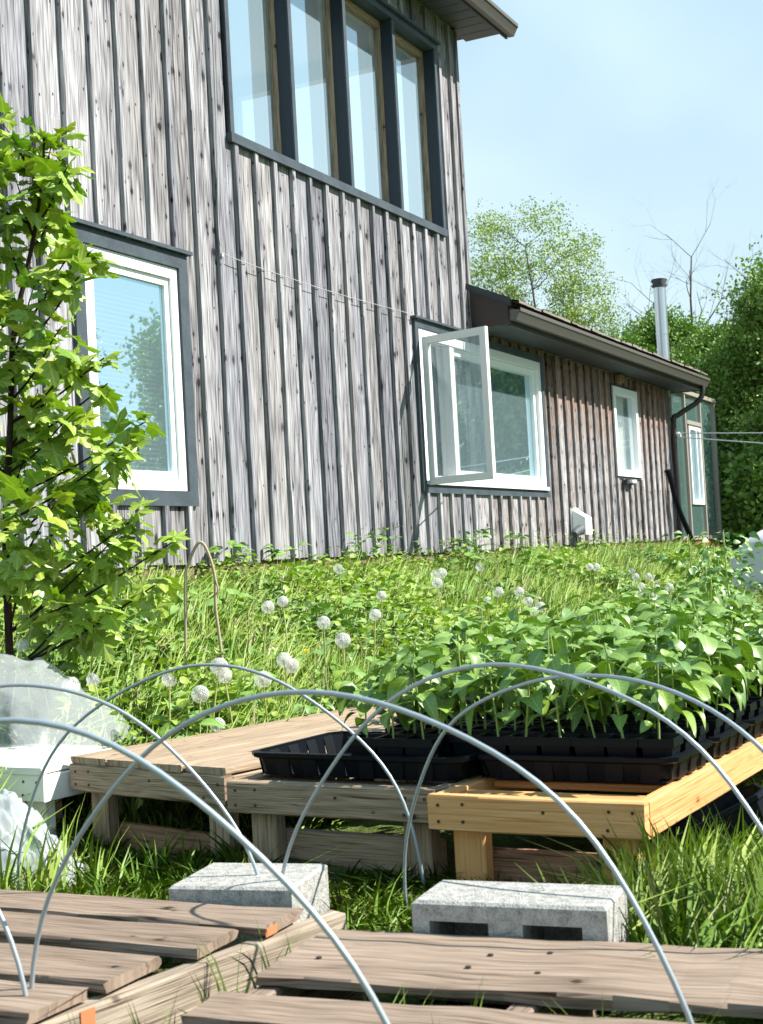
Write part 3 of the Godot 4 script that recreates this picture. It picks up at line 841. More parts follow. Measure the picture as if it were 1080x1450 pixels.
func tray(label: String, group: String, c: Vector3, w: float, d: float, turn := Basis()) -> Node3D:
	var t := thing("seedling_tray", label, "tray", c, group)
	t.basis = turn
	var m := tray_mesh(w, d, 0.066)
	part("tub", m[0], M.black_plastic, t)
	part("rim", m[1], M.black_plastic, t)
	return t

var pot_mesh: ArrayMesh
var pot_rim: ArrayMesh
var pot_soil: ArrayMesh
func make_pot_meshes() -> void:
	var g := Geo.new()
	var a := 0.031; var b := 0.0425; var h := 0.106
	for k in 4:
		var r := Basis(Vector3.UP, k * PI / 2)
		g.quad(r * Vector3(-a, 0, a), r * Vector3(a, 0, a), r * Vector3(b, h, b), r * Vector3(-b, h, b), Vector2(0, 0), Vector2(1, 0), Vector2(1, 1), Vector2(0, 1), r * Vector3(0, 0, 1))
		g.quad(r * Vector3(-a, 0.002, a - 0.002), r * Vector3(a, 0.002, a - 0.002), r * Vector3(b, h, b - 0.002), r * Vector3(-b, h, b - 0.002), Vector2(0, 0), Vector2(1, 0), Vector2(1, 1), Vector2(0, 1), r * Vector3(0, 0, -1))
	pot_mesh = g.done()
	g = Geo.new()
	for k in 4:
		var r := Basis(Vector3.UP, k * PI / 2)
		var e := b + 0.0035
		g.quad(r * Vector3(-e, h - 0.022, e), r * Vector3(e, h - 0.022, e), r * Vector3(e, h, e), r * Vector3(-e, h, e), Vector2(0, 0), Vector2(1, 0), Vector2(1, 1), Vector2(0, 1), r * Vector3(0, 0, 1))
		g.quad(r * Vector3(-e, h, e), r * Vector3(e, h, e), r * Vector3(b - 0.003, h, b - 0.003), r * Vector3(-b + 0.003, h, b - 0.003), Vector2(0, 0), Vector2(1, 0), Vector2(1, 1), Vector2(0, 1), Vector3.UP)
	pot_rim = g.done()
	var pts := []
	for r in 5:
		for c in 5:
			pts.append(Vector3(-0.0405 + c * 0.02025, h - 0.014 + rng.randf_range(-0.003, 0.003), -0.0405 + r * 0.02025))
	g = Geo.new()
	g.grid(pts, 5, 5)
	pot_soil = g.done()

func leaf_basis(along: Vector3, size: float, roll := 0.0) -> Basis:
	# leaf meshes lie along +y with their face to +z
	var y := along.normalized()
	var z := (Vector3.UP - y * y.y)
	z = z.normalized() if z.length() > 0.05 else Vector3.RIGHT
	z = z.rotated(y, roll)
	return Basis(y.cross(z), y, z).scaled(Vector3.ONE * size)

func make_leaf(length: float, width: float, fold: float, droop: float, tip := 1.0) -> ArrayMesh:
	var pts := []
	var uvs := []
	var rows := 8
	for r in rows:
		var t := float(r) / (rows - 1)
		var w := width * pow(sin(PI * pow(t, 0.78)), 0.85) * (1.0 - 0.25 * t * tip) + 0.0004
		var ang := droop * t
		var y := length * (t - 0.12 * droop * t * t)
		var z := -length * 0.5 * droop * t * t
		for c in 5:
			var f := (c - 2) / 2.0
			pts.append(Vector3(f * w, y, z + absf(f) * w * fold + sin(t * 9.0 + f * 2.0) * width * 0.05 * absf(f)))
			uvs.append(Vector2(f * 0.5 + 0.5, 1.0 - t))
	var g := Geo.new()
	g.grid(pts, rows, 5, uvs)
	return g.done()

func make_maple_leaf(curl: float) -> ArrayMesh:
	var rim := [[0.0, 0.0], [0.20, -0.10], [0.42, 0.02], [0.34, 0.16], [0.62, 0.36], [0.40, 0.42], [0.36, 0.56], [0.20, 0.52], [0.16, 0.78], [0.0, 1.0]]
	var outline := []
	for p in rim:
		outline.append(Vector2(p[0], p[1]))
	for i in range(rim.size() - 2, 0, -1):
		outline.append(Vector2(-rim[i][0], rim[i][1]))
	var g := Geo.new()
	var c := Vector3(0, 0.3, 0.03)
	var lift := func(q: Vector2) -> Vector3: return Vector3(q.x, q.y, -curl * (q.x * q.x * 0.9 + (q.y - 0.3) * (q.y - 0.3) * 0.6) + 0.04 * sin(q.x * 9.0 + q.y * 7.0))
	for k in outline.size():
		var a: Vector3 = lift.call(outline[k])
		var b: Vector3 = lift.call(outline[(k + 1) % outline.size()])
		var ua: Vector2 = outline[k]
		var ub: Vector2 = outline[(k + 1) % outline.size()]
		var n := (b - a).cross(c - a).normalized()
		if n.z < 0: n = -n
		var i := g.vert(c, (n + Vector3(0, 0, 1)).normalized(), Vector2(0.5, 0.7))
		g.vert(a, n, Vector2(ua.x * 0.75 + 0.5, 1.0 - ua.y))
		g.vert(b, n, Vector2(ub.x * 0.75 + 0.5, 1.0 - ub.y))
		g.tri(i, i + 1, i + 2)
	return g.done()

func make_pepper(height: float, leaves: int, size: float) -> Node3D:
	var t := Node3D.new()
	var bend := Vector3(rng.randf_range(-0.03, 0.03), 0, rng.randf_range(-0.03, 0.03))
	var path := [Vector3.ZERO, Vector3(0, height * 0.35, 0) + bend * 0.3, Vector3(0, height * 0.7, 0) + bend * 0.8, Vector3(0, height, 0) + bend]
	var sp := smooth(path, 3)
	var rr := []
	for i in sp.size():
		rr.append(lerpf(0.0036, 0.0018, float(i) / sp.size()))
	part("stem", tubem(sp, rr, 5), M.stem_green, t)
	var a := rng.randf() * TAU
	for i in leaves:
		var f := 0.16 + 0.84 * float(i) / (leaves - 1)
		f = pow(f, 0.8)
		a += 2.4 + rng.randf_range(-0.3, 0.3)
		var k := clampf(f * (sp.size() - 1), 0, sp.size() - 1.01)
		var at: Vector3 = sp[int(k)].lerp(sp[int(k) + 1], k - int(k))
		var out := Vector3(cos(a), 0, sin(a))
		var rise := rng.randf_range(-0.55, 0.35) if f < 0.9 else rng.randf_range(0.0, 0.8)
		var pet := out * rng.randf_range(0.015, 0.045) + Vector3(0, rng.randf_range(0.0, 0.02), 0)
		var s := size * rng.randf_range(0.7, 1.15) * (0.62 if i < 2 else 1.0) * (0.72 if i > leaves - 3 else 1.0)
		var m: Material = [M.pepper_leaf_mid, M.pepper_leaf_mid, M.pepper_leaf_deep, M.pepper_leaf_light][rng.randi_range(0, 3)]
		part("leaf", leaf_meshes[rng.randi_range(0, leaf_meshes.size() - 1)], m, t, Transform3D(leaf_basis(out + Vector3(0, rise, 0), s, rng.randf_range(-0.5, 0.5)), at + pet))
	return t

func garden_benches() -> void:
	var gr := "potting benches"
	bench("weathered grey potting bench with a decked top, bare of pots", Vector3(2.265, 0, -3.83), 0.76, 1.42, -14.0, 0.222, M.old_timber, M.brown_timber, 4, gr)
	var fb := bench("weathered potting bench under the half-empty tray", Vector3(3.13, 0, -3.46), 0.685, 0.78, -5.0, 0.243, M.old_timber, M.old_timber, 0, gr)
	var fe := bench("long grey slatted bench of seedlings behind the half-empty tray", Vector3(3.20, 0, -4.28), 0.64, 2.75, -4.0, 0.243, M.old_timber, M.old_timber, 0, gr)
	var fc := bench("new yellow timber potting bench carrying trays of seedlings", Vector3(3.822, 0, -3.335), 0.583, 2.25, -3.0, 0.243, M.fresh_timber, M.brown_timber, 0, gr)
	bench("whitewashed low bench beside the heap of clear plastic", Vector3(1.40, 0, -3.78), 0.84, 0.46, -4.0, 0.20, M.paint_white, M.brown_timber, 5, gr)
	make_pot_meshes()
	var gb := "black seedling trays on the benches"
	var spots := []
	tray("half-empty black seedling tray with pots in one half only", gb, fb * Vector3(0.02, 0.246, 0.08), 0.70, 0.46, fb.basis)
	for i in 4:
		for j in 4:
			if i * 4 + j != 12 and i * 4 + j != 1:
				spots.append([fb * Vector3(0.045 + i * 0.09, 0.252, 0.245 - j * 0.105), "half-empty tray"])
	for k in 6:
		var z := 1.375 - 0.25 - k * 0.43
		tray("black tray of potted seedlings on the long grey bench", gb, fe * Vector3(0, 0.246, z), 0.60, 0.41, fe.basis)
		for i in 6:
			for j in 3:
				spots.append([fe * Vector3(-0.245 + i * 0.098, 0.252, z + 0.13 - j * 0.13), "long grey bench"])
	for k in 5:
		var z := 1.125 - 0.40 - k * 0.372
		tray("black tray of potted seedlings on the yellow bench", gb, fc * Vector3(0.005, 0.246, z), 0.565, 0.355, fc.basis)
		for i in 6:
			for j in 3:
				spots.append([fc * Vector3(-0.227 + i * 0.093, 0.252, z + 0.115 - j * 0.115), "yellow bench"])
	# pots and plants
	var protos := []
	for k in 12:
		protos.append(make_pepper(rng.randf_range(0.17, 0.31), rng.randi_range(11, 15), rng.randf_range(0.66, 0.92)))
	var pot0: Node3D = null
	for spot in spots:
		var p: Vector3 = spot[0]
		var pot: Node3D
		if pot0 == null:
			pot = thing("square_pot", "square black plastic seedling pot filled with peat in a tray", "pot", p, "seedling pots")
			part("wall", pot_mesh, M.black_plastic, pot)
			part("rim", pot_rim, M.black_plastic, pot)
			part("soil", pot_soil, M.peat, pot)
			pot0 = pot
		else:
			pot = pot0.duplicate()
			pot.name = numbered("square_pot")
			add_child(pot)
		tag(pot, "square black plastic seedling pot of peat on the %s" % spot[1] if spot[1] != "half-empty tray" else "square black plastic seedling pot of peat in the half-empty tray", "pot", "seedling pots on the " + spot[1])
		pot.position = p + Vector3(rng.randf_range(-0.002, 0.002), 0, rng.randf_range(-0.002, 0.002))
		pot.rotation.y = rng.randf_range(-0.03, 0.03)
		var pl: Node3D = protos[rng.randi_range(0, protos.size() - 1)].duplicate()
		pl.name = numbered("pepper_seedling")
		add_child(pl)
		tag(pl, "leafy green pepper seedling with drooping glossy leaves on the %s" % spot[1] if spot[1] != "half-empty tray" else "leafy green pepper seedling with drooping leaves in the half-empty tray", "seedling", "pepper seedlings " + ("in the " if spot[1] == "half-empty tray" else "on the ") + spot[1])
		pl.position = p + Vector3(rng.randf_range(-0.008, 0.008), 0.09, rng.randf_range(-0.008, 0.008))
		pl.rotation.y = rng.randf() * TAU
		pl.scale = Vector3.ONE * rng.randf_range(0.8, 1.18)
		pl.rotation.x = rng.randf_range(-0.12, 0.12)
		pl.rotation.z = rng.randf_range(-0.12, 0.12)
	for q in protos:
		q.free()
	# grey-green feathery plants further along
	for k in 9:
		var p := Vector3(rng.randf_range(3.15, 3.75), 0, -7.5 - k * 0.26 - rng.randf() * 0.2)
		p.y = ground_at(p.x, p.z)
		var t := thing("tomato_plant", "tall grey-green bushy plant growing beyond the seedling trays", "plant", p, "bushy plants beyond the trays")
		var h := rng.randf_range(0.74, 0.98)
		part("stem", tubem([Vector3.ZERO, Vector3(0.01, h * 0.5, 0), Vector3(0, h, 0.01)], [0.008, 0.006, 0.003], 5), M.stem_green, t)
		for i in 75:
			var f := rng.randf_range(0.2, 1.0)
			var a := rng.randf() * TAU
			var out := Vector3(cos(a), rng.randf_range(-0.5, 0.7), sin(a))
			part("leaf", leaf_meshes[rng.randi_range(0, leaf_meshes.size() - 1)], M.tomato_leaf if rng.randf() < 0.7 else M.pepper_leaf_light, t, Transform3D(leaf_basis(out, rng.randf_range(0.32, 0.62), rng.randf_range(-1, 1)), Vector3(0, h * f, 0) + Vector3(out.x, 0, out.z) * rng.randf_range(0.02, 0.22)))
	# the stray tray leaning under the yellow bench
	var xd := Vector3(0.82, 0.41, -0.39).normalized()
	var yd := (Vector3(-0.467, 0.873, 0.16) - xd * Vector3(-0.467, 0.873, 0.16).dot(xd)).normalized()
	tray("stray black tray lying tilted in grass under the yellow bench", gb, Vector3(4.50, 0.105, -3.60), 0.30, 0.16, Basis(xd, yd, xd.cross(yd)))

func pallets() -> void:
	var o := Vector3(3.2, 0.0, -2.1)
	var t := thing("timber_pallet", "weathered pallet with an orange paint mark on its pale side beam", "pallet", o, "pallets laid on the beds")
	var rows := [[-2.50, 0.145, 3.86], [-2.325, 0.148, 3.815], [-2.105, 0.172, 3.775], [-1.91, 0.165, 3.76], [-1.70, 0.17, 3.75], [-1.49, 0.16, 3.74]]
	for r in rows:
		plank("deck_board", t, M.pallet_timber, Vector3((2.3 + r[2]) / 2, 0.121 + rng.randf_range(-0.002, 0.004), r[0]) - o, Vector3(1, 0, -0.012), Vector3(0, 0, 1), r[1], r[2] - 2.3, 0.02, 0.003, 10, 0.0045)
	plank("side_beam", t, M.pale_timber, Vector3(3.776, 0.040, -2.09) - o, Vector3(-0.2, 0, 1), Vector3.UP, 0.132, 1.2, 0.045, 0.004, 6, 0.002)
	for x in [3.05, 2.4]:
		plank("beam", t, M.pallet_timber, Vector3(x, 0.045, -2.0) - o, Vector3(0, 0, 1), Vector3.UP, 0.128, 1.2, 0.045, 0.004)
	var mk := part("paint_mark", boxm(Vector3(0.0, -0.06, -0.016), Vector3(0.0018, 0.064, 0.016)), M.orange_paint, t, Transform3D(Basis(Vector3.UP, -0.197), Vector3(3.7765, 0.040, -1.975) - o))
	tag(mk, "orange paint stripe")
	part("paint_mark", boxm(Vector3(0.0, -0.0085, -0.022), Vector3(0.0015, 0.0085, 0.022)), M.orange_paint, t, Transform3D(Basis(), Vector3(3.862, 0.1215, -2.455) - o))
	o = Vector3(4.5, 0.0, -2.1)
	t = thing("timber_pallet", "broad weathered pallet in front of the concrete block with wide open gaps", "pallet", o, "pallets laid on the beds")
	rows = [[-2.36, 0.315], [-2.045, 0.135], [-1.86, 0.15], [-1.66, 0.15], [-1.46, 0.15]]
	for r in rows:
		plank("deck_board", t, M.pallet_timber, Vector3(4.545, 0.119 + rng.randf_range(-0.002, 0.003), r[0]) - o, Vector3(1, 0, -0.085), Vector3(0, 0, 1), r[1], 1.10, 0.02, 0.003, 12, 0.0045)
	for x in [4.03, 4.5, 5.0]:
		plank("beam", t, M.pallet_timber, Vector3(x, 0.045, -1.96) - o, Vector3(0, 0, 1), Vector3.UP, 0.126, 1.08, 0.045, 0.004)
	for p in [[4.36, -2.30], [4.37, -2.38], [4.47, -2.42], [4.49, -2.30], [4.07, -2.28]]:
		part("nail", tubem([Vector3(p[0], 0.128, p[1]) - o, Vector3(p[0], 0.133, p[1]) - o], [0.0055], 7), M.nail, t)
	blocks()

func blocks() -> void:
	var defs := [["pale hollow concrete block with its core holes facing the wide pallet", Vector3(4.345, 0.0, -2.60), Vector3(0.385, 0.19, 0.18), 0.09, true], ["pale concrete block standing behind the paint-marked pallet", Vector3(3.64, -0.03, -2.735), Vector3(0.29, 0.19, 0.24), 0.17, false]]
	for d in defs:
		var t := thing("concrete_block", d[0], "concrete block", d[1], "concrete blocks")
		t.rotation.y = d[3]
		var s: Vector3 = d[2]
		var g := Geo.new()
		var r := 0.006
		# rounded slab built from front shell with two openings
		var cols := [-s.x / 2, -s.x * 0.41, -s.x * 0.10, s.x * 0.076, s.x * 0.375, s.x / 2]
		var ys := [0.0, 0.03, 0.152, s.y]
		if d[4]:
			for i in 5:
				for j in 3:
					if j == 1 and (i == 1 or i == 3):
						continue
					g.quad(Vector3(cols[i], ys[j], s.z / 2), Vector3(cols[i + 1], ys[j], s.z / 2), Vector3(cols[i + 1], ys[j + 1] - (r if j == 2 else 0.0), s.z / 2), Vector3(cols[i], ys[j + 1] - (r if j == 2 else 0.0), s.z / 2), Vector2(0, 0), Vector2(1, 0), Vector2(1, 1), Vector2(0, 1), Vector3(0, 0, 1))
			for i in [1, 3]:
				var a: float = cols[i]; var b: float = cols[i + 1]
				var zb := -s.z / 2 + 0.03
				var zf := s.z / 2
				g.quad(Vector3(a, 0.03, zf), Vector3(b, 0.03, zf), Vector3(b, 0.03, zb), Vector3(a, 0.03, zb), Vector2(0, 0), Vector2(1, 0), Vector2(1, 1), Vector2(0, 1), Vector3.UP)
				g.quad(Vector3(a, 0.152, zf), Vector3(b, 0.152, zf), Vector3(b, 0.152, zb), Vector3(a, 0.152, zb), Vector2(0, 0), Vector2(1, 0), Vector2(1, 1), Vector2(0, 1), Vector3.DOWN)
				g.quad(Vector3(a, 0.03, zf), Vector3(a, 0.152, zf), Vector3(a, 0.152, zb), Vector3(a, 0.03, zb), Vector2(0, 0), Vector2(1, 0), Vector2(1, 1), Vector2(0, 1), Vector3.RIGHT)
				g.quad(Vector3(b, 0.03, zf), Vector3(b, 0.152, zf), Vector3(b, 0.152, zb), Vector3(b, 0.03, zb), Vector2(0, 0), Vector2(1, 0), Vector2(1, 1), Vector2(0, 1), Vector3.LEFT)
				g.quad(Vector3(a, 0.03, zb), Vector3(b, 0.03, zb), Vector3(b, 0.152, zb), Vector3(a, 0.152, zb), Vector2(0, 0), Vector2(1, 0), Vector2(1, 1), Vector2(0, 1), Vector3(0, 0, 1))
		else:
			g.quad(Vector3(-s.x / 2, 0, s.z / 2), Vector3(s.x / 2, 0, s.z / 2), Vector3(s.x / 2, s.y - r, s.z / 2), Vector3(-s.x / 2, s.y - r, s.z / 2), Vector2(0, 0), Vector2(1, 0), Vector2(1, 1), Vector2(0, 1), Vector3(0, 0, 1))
		var hx := s.x / 2; var hz := s.z / 2; var y := s.y
		g.quad(Vector3(-hx, 0, -hz), Vector3(hx, 0, -hz), Vector3(hx, y - r, -hz), Vector3(-hx, y - r, -hz), Vector2(0, 0), Vector2(1, 0), Vector2(1, 1), Vector2(0, 1), Vector3(0, 0, -1))
		for e in [-1, 1]:
			g.quad(Vector3(e * hx, 0, -hz), Vector3(e * hx, 0, hz), Vector3(e * hx, y - r, hz), Vector3(e * hx, y - r, -hz), Vector2(0, 0), Vector2(1, 0), Vector2(1, 1), Vector2(0, 1), Vector3(e, 0, 0))
			g.quad(Vector3(e * hx, y - r, -hz), Vector3(e * hx, y - r, hz), Vector3(e * (hx - r), y, hz - r), Vector3(e * (hx - r), y, -hz + r), Vector2(0, 0), Vector2(1, 0), Vector2(1, 1), Vector2(0, 1), Vector3(e, 1, 0))
			g.quad(Vector3(-hx, y - r, e * hz), Vector3(hx, y - r, e * hz), Vector3(hx - r, y, e * (hz - r)), Vector3(-hx + r, y, e * (hz - r)), Vector2(0, 0), Vector2(1, 0), Vector2(1, 1), Vector2(0, 1), Vector3(0, 1, e))
		g.quad(Vector3(-hx + r, y, -hz + r), Vector3(hx - r, y, -hz + r), Vector3(hx - r, y, hz - r), Vector3(-hx + r, y, hz - r), Vector2(0, 0), Vector2(1, 0), Vector2(1, 1), Vector2(0, 1), Vector3.UP)
		part("block", g.done(), M.concrete, t)

func hoops() -> void:
	var defs := [
		[3.427, -1.39, 4.626, -1.613, 0.665, 1.12, "bent metal hoop arching over the end of the paint-marked pallet"],
		[2.495, -2.45, 3.685, -2.745, 0.611, 1.076, "bent metal hoop with one foot between the two pallets"],
		[3.65, -1.97, 4.879, -1.938, 0.651, 0.984, "bent metal hoop standing over the wide pallet"],
		[2.622, -3.123, 3.802, -3.317, 0.594, 1.049, "thin bent metal hoop in front of the bare decked bench"],
		[3.724, -2.711, 4.939, -2.551, 0.635, 1.047, "bent metal hoop arching across the hollow concrete block"],
		[3.847, -3.104, 4.999, -2.63, 0.585, 0.886, "bent metal hoop right in front of the yellow bench"],
		[2.50, -1.80, 3.70, -1.93, 0.60, 1.0, "bent metal hoop with one foot beside the orange paint mark"]]
	for d in defs:
		var l := Vector3(d[0], -0.12, d[1])
		var r := Vector3(d[2], -0.12, d[3])
		var mid := (l + r) / 2
		var t := thing("metal_hoop", d[6], "hoop", mid, "bent hoops over the beds")
		var pts := [l - mid]
		for k in 49:
			var a := PI * k / 48.0
			var x := -cos(a)
			var wob := Vector3(sin(k * 0.55 + d[0] * 9.0), sin(k * 0.41 + d[1] * 7.0), sin(k * 0.33 + d[4] * 40.0)) * 0.004
			pts.append(wob + (r - l) / 2 * (signf(x) * pow(absf(x), d[5])) + Vector3(0, 0.12 + d[4] * pow(sin(a) + 1e-9, d[5]), 0))
		pts.append(r - mid)
		part("tube", tubem(pts, [0.0044], 8), M.hoop_tube, t)

func plastics() -> void:
	var o := Vector3(1.64, 0.226, -3.96)
	var t := thing("plastic_sheet", "clear plastic sheeting draped in a low dome over the whitewashed bench", "plastic sheet", o)
	var n := FastNoiseLite.new()
	n.seed = 5
	n.frequency = 0.22
	var pts := []
	var rows := 30; var cols := 44
	for r in rows:
		for c in cols:
			var u := c / (cols - 1.0) * 2 - 1
			var w := r / (rows - 1.0)
			var h := 0.34 * pow(maxf(0.0, 1.0 - pow(absf(u), 2.0)), 0.8) * pow(maxf(0.0, 1.0 - pow(absf(2.0 * w - 1.0), 3.0)), 0.6)
			pts.append(Vector3(u * 0.50, h + n.get_noise_2d(c * 0.7, r * 0.5) * 0.022 + absf(sin(c * 0.55 + r * 0.22)) * 0.010, 0.17 - w * 0.62 + n.get_noise_2d(c * 0.4, r * 0.4 + 90) * 0.05))
	var g := Geo.new()
	g.grid(pts, rows, cols)
	part("film", g.done(), M.plastic_film, t)
	o = Vector3(2.28, -0.13, -3.44)
	t = thing("crumpled_plastic", "crumpled heap of milky plastic in grass below the whitewashed bench", "plastic heap", o)
	pts = []
	rows = 60; cols = 60
	n.frequency = 0.034
	for r in rows:
		for c in cols:
			var u := c / (cols - 1.0) * 2 - 1
			var w := r / (rows - 1.0) * 2 - 1
			var h := 0.30 * exp(-(u * u * 2.2 + w * w * 2.0)) + (0.3 - absf(n.get_noise_2d(c * 1.6, r * 1.6))) * 0.13 * exp(-(u * u + w * w))
			pts.append(Vector3(u * 0.36 + n.get_noise_2d(c, r + 40) * 0.04, h, w * 0.22 + n.get_noise_2d(c + 60, r) * 0.04))
	g = Geo.new()
	g.grid(pts, rows, cols)
	part("film", g.done(), M.crumpled_film, t)
	t = thing("row_cover", "long pale fabric row cover lying beyond the bushy plants", "row cover", Vector3(2.62, ground_at(2.62, -15.0), -15.0))
	pts = []
	for r in 22:
		for c in 17:
			var a := PI * c / 16.0
			var k := 0.02 if r == 0 else (0.8 if r == 1 else (0.96 if r == 2 else 1.0))
			pts.append(Vector3(-signf(cos(a)) * pow(absf(cos(a)), 0.7) * 0.72 * k, pow(sin(a) + 1e-6, 0.6) * (0.92 + 0.03 * sin(r * 1.9)) * k, 0.0 if r == 0 else -0.03 * r - 0.2 * maxi(0, r - 2)))
	g = Geo.new()
	g.grid(pts, 22, 17)
	part("cover", g.done(), M.fleece, t)

# ------------------------------------------------------------------ plants
var maple_clumps := [[1.670,2.595,-4.378,0.126], [1.749,2.565,-4.495,0.106], [1.904,2.412,-4.372,0.070], [1.693,2.364,-4.377,0.146], [1.680,2.316,-4.560,0.106], [1.530,2.210,-4.491,0.112], [1.921,2.039,-4.313,0.073], [1.779,1.917,-4.287,0.118], [1.986,1.975,-4.311,0.056], [1.649,1.745,-4.344,0.134], [1.906,1.762,-4.268,0.106], [1.835,1.679,-4.446,0.062], [1.624,1.530,-4.441,0.134], [1.847,1.449,-4.372,0.106], [1.576,1.307,-4.439,0.146], [1.774,1.237,-4.498,0.118], [1.827,1.065,-4.252,0.162], [1.853,1.133,-4.525,0.118], [2.034,1.327,-4.460,0.101], [2.068,1.426,-4.550,0.062], [1.967,0.959,-4.452,0.118], [1.722,0.871,-4.535,0.134], [2.010,1.053,-4.547,0.084], [1.705,0.908,-4.262,0.112], [1.918,1.700,-4.529,0.036], [1.860,1.612,-4.620,0.034], [1.964,2.100,-4.421,0.056], [2.185,0.946,-4.530,0.050], [1.68,0.70,-4.55,0.15], [1.90,0.72,-4.42,0.14], [2.08,0.80,-4.6,0.09], [1.533,2.417,-4.236,0.196], [1.309,1.995,-4.410,0.224], [1.288,1.446,-4.438,0.252], [1.328,0.981,-4.326,0.224]]
var maple_trunk := [Vector3(1.535,0.25,-4.362), Vector3(1.545,0.773,-4.356), Vector3(1.559,1.081,-4.352), Vector3(1.599,1.471,-4.358), Vector3(1.630,1.806,-4.361), Vector3(1.698,2.082,-4.385), Vector3(1.739,2.248,-4.399), Vector3(1.778,2.470,-4.411), Vector3(1.792,2.609,-4.412)]

func maple() -> void:
	var o: Vector3 = maple_trunk[0]
	var t := thing("maple_sapling", "bushy bright green maple sapling growing against the window with blinds", "tree", o)
	var path := []
	for p in maple_trunk:
		path.append(p - o)
	var sp := smooth(path, 4)
	var rr := []
	for i in sp.size():
		rr.append(lerpf(0.017, 0.004, float(i) / sp.size()))
	part("trunk", tubem(sp, rr, 8), M.dark_bark, t)
	var limbs := hub("limbs", t)
	var rest := Geo.new()
	var built := 0
	for ci in maple_clumps.size():
		var c: Array = maple_clumps[ci]
		var at := Vector3(c[0], c[1], c[2]) - o
		var r: float = c[3]
		var best := 0
		for i in sp.size():
			if sp[i].y < at.y - 0.10 - (at - sp[i]).length() * 0.2 and sp[i].y > at.y - 0.9:
				best = i
		var a: Vector3 = sp[best]
		part("limb", tubem(smooth([a, a.lerp(at, 0.5) + Vector3(0, -0.02, 0), at, at + (at - a).normalized() * r * 0.7], 4), [0.006, 0.006, 0.005, 0.005, 0.005, 0.004, 0.004, 0.003, 0.003, 0.003, 0.002, 0.002], 5), M.dark_bark, limbs)
		var count := int(r * r * 1700.0) + 5
		for k in count:
			var d := Vector3(rng.randfn(), rng.randfn(), rng.randfn())
			d = d / maxf(d.length(), 0.01) * pow(rng.randf(), 0.45) * r
			var p := at + d
			var out := (d.normalized() * 0.8 + Vector3(0.5, 0.05, 0.25) + Vector3(rng.randf_range(-0.7, 0.7), rng.randf_range(-1.3, 0.1), rng.randf_range(-0.7, 0.7))).normalized()
			var s := 0.045 + 0.085 * pow(rng.randf(), 0.8)
			var xf := Transform3D(leaf_basis(out, s, rng.randf_range(-0.7, 0.7)), p)
			var mesh: ArrayMesh = maple_leaf_meshes[rng.randi_range(0, 2)]
			if ci < 31 and built < 300 and rng.randf() < 0.62:
				part("leaf", mesh, [M.maple_leaf_mid, M.maple_leaf_light, M.maple_leaf_deep][rng.randi_range(0, 2)], t, xf)
				built += 1
			else:
				append(rest, mesh, xf)
	var bulk := part("foliage", rest.done(), M.maple_leaf_mid, t)
	tag(bulk, "", "", "", "stuff")

func append(g: Geo, m: ArrayMesh, xf: Transform3D) -> void:
	var a := m.surface_get_arrays(0)
	var at := g.v.size()
	var nb := xf.basis.orthonormalized()
	for i in a[Mesh.ARRAY_VERTEX].size():
		g.v.append(xf * a[Mesh.ARRAY_VERTEX][i])
		g.n.append(nb * a[Mesh.ARRAY_NORMAL][i])
		g.uv.append(a[Mesh.ARRAY_TEX_UV][i])
	for i in a[Mesh.ARRAY_INDEX]:
		g.idx.append(at + i)

var dandelion_spots := [[1.656,0.596,-4.301], [1.662,0.513,-4.301], [1.734,0.520,-4.303], [1.884,0.435,-4.302], [1.994,0.461,-4.300], [1.813,0.662,-4.561], [2.357,0.383,-4.472], [2.383,0.477,-4.571], [2.390,0.440,-4.592], [2.438,0.405,-4.796], [1.901,0.655,-5.750], [1.851,0.672,-5.976], [2.181,0.571,-5.780], [2.443,0.507,-5.471], [2.469,0.470,-4.915], [2.478,0.443,-4.954], [1.915,0.650,-6.930], [2.172,0.574,-6.334], [1.443,0.810,-7.338], [1.653,0.737,-8.339], [1.655,0.736,-8.234], [1.812,0.684,-7.911], [1.595,0.757,-9.137], [2.061,0.606,-8.278], [2.108,0.593,-8.525], [2.299,0.541,-8.175], [2.429,0.510,-8.028], [2.190,0.569,-7.779], [1.802,0.687,-11.096], [1.789,0.692,-10.972], [2.111,0.591,-11.152], [2.327,0.534,-10.552], [2.132,0.585,-11.448], [2.217,0.562,-11.351], [2.471,0.501,-9.988], [2.427,0.510,-10.624], [2.458,0.504,-10.875], [2.619,0.473,-9.827], [2.771,0.451,-9.959], [2.560,0.317,-5.273], [2.484,0.498,-7.765], [1.962,0.636,-11.568], [2.322,0.454,-4.329], [2.378,0.256,-4.548]]

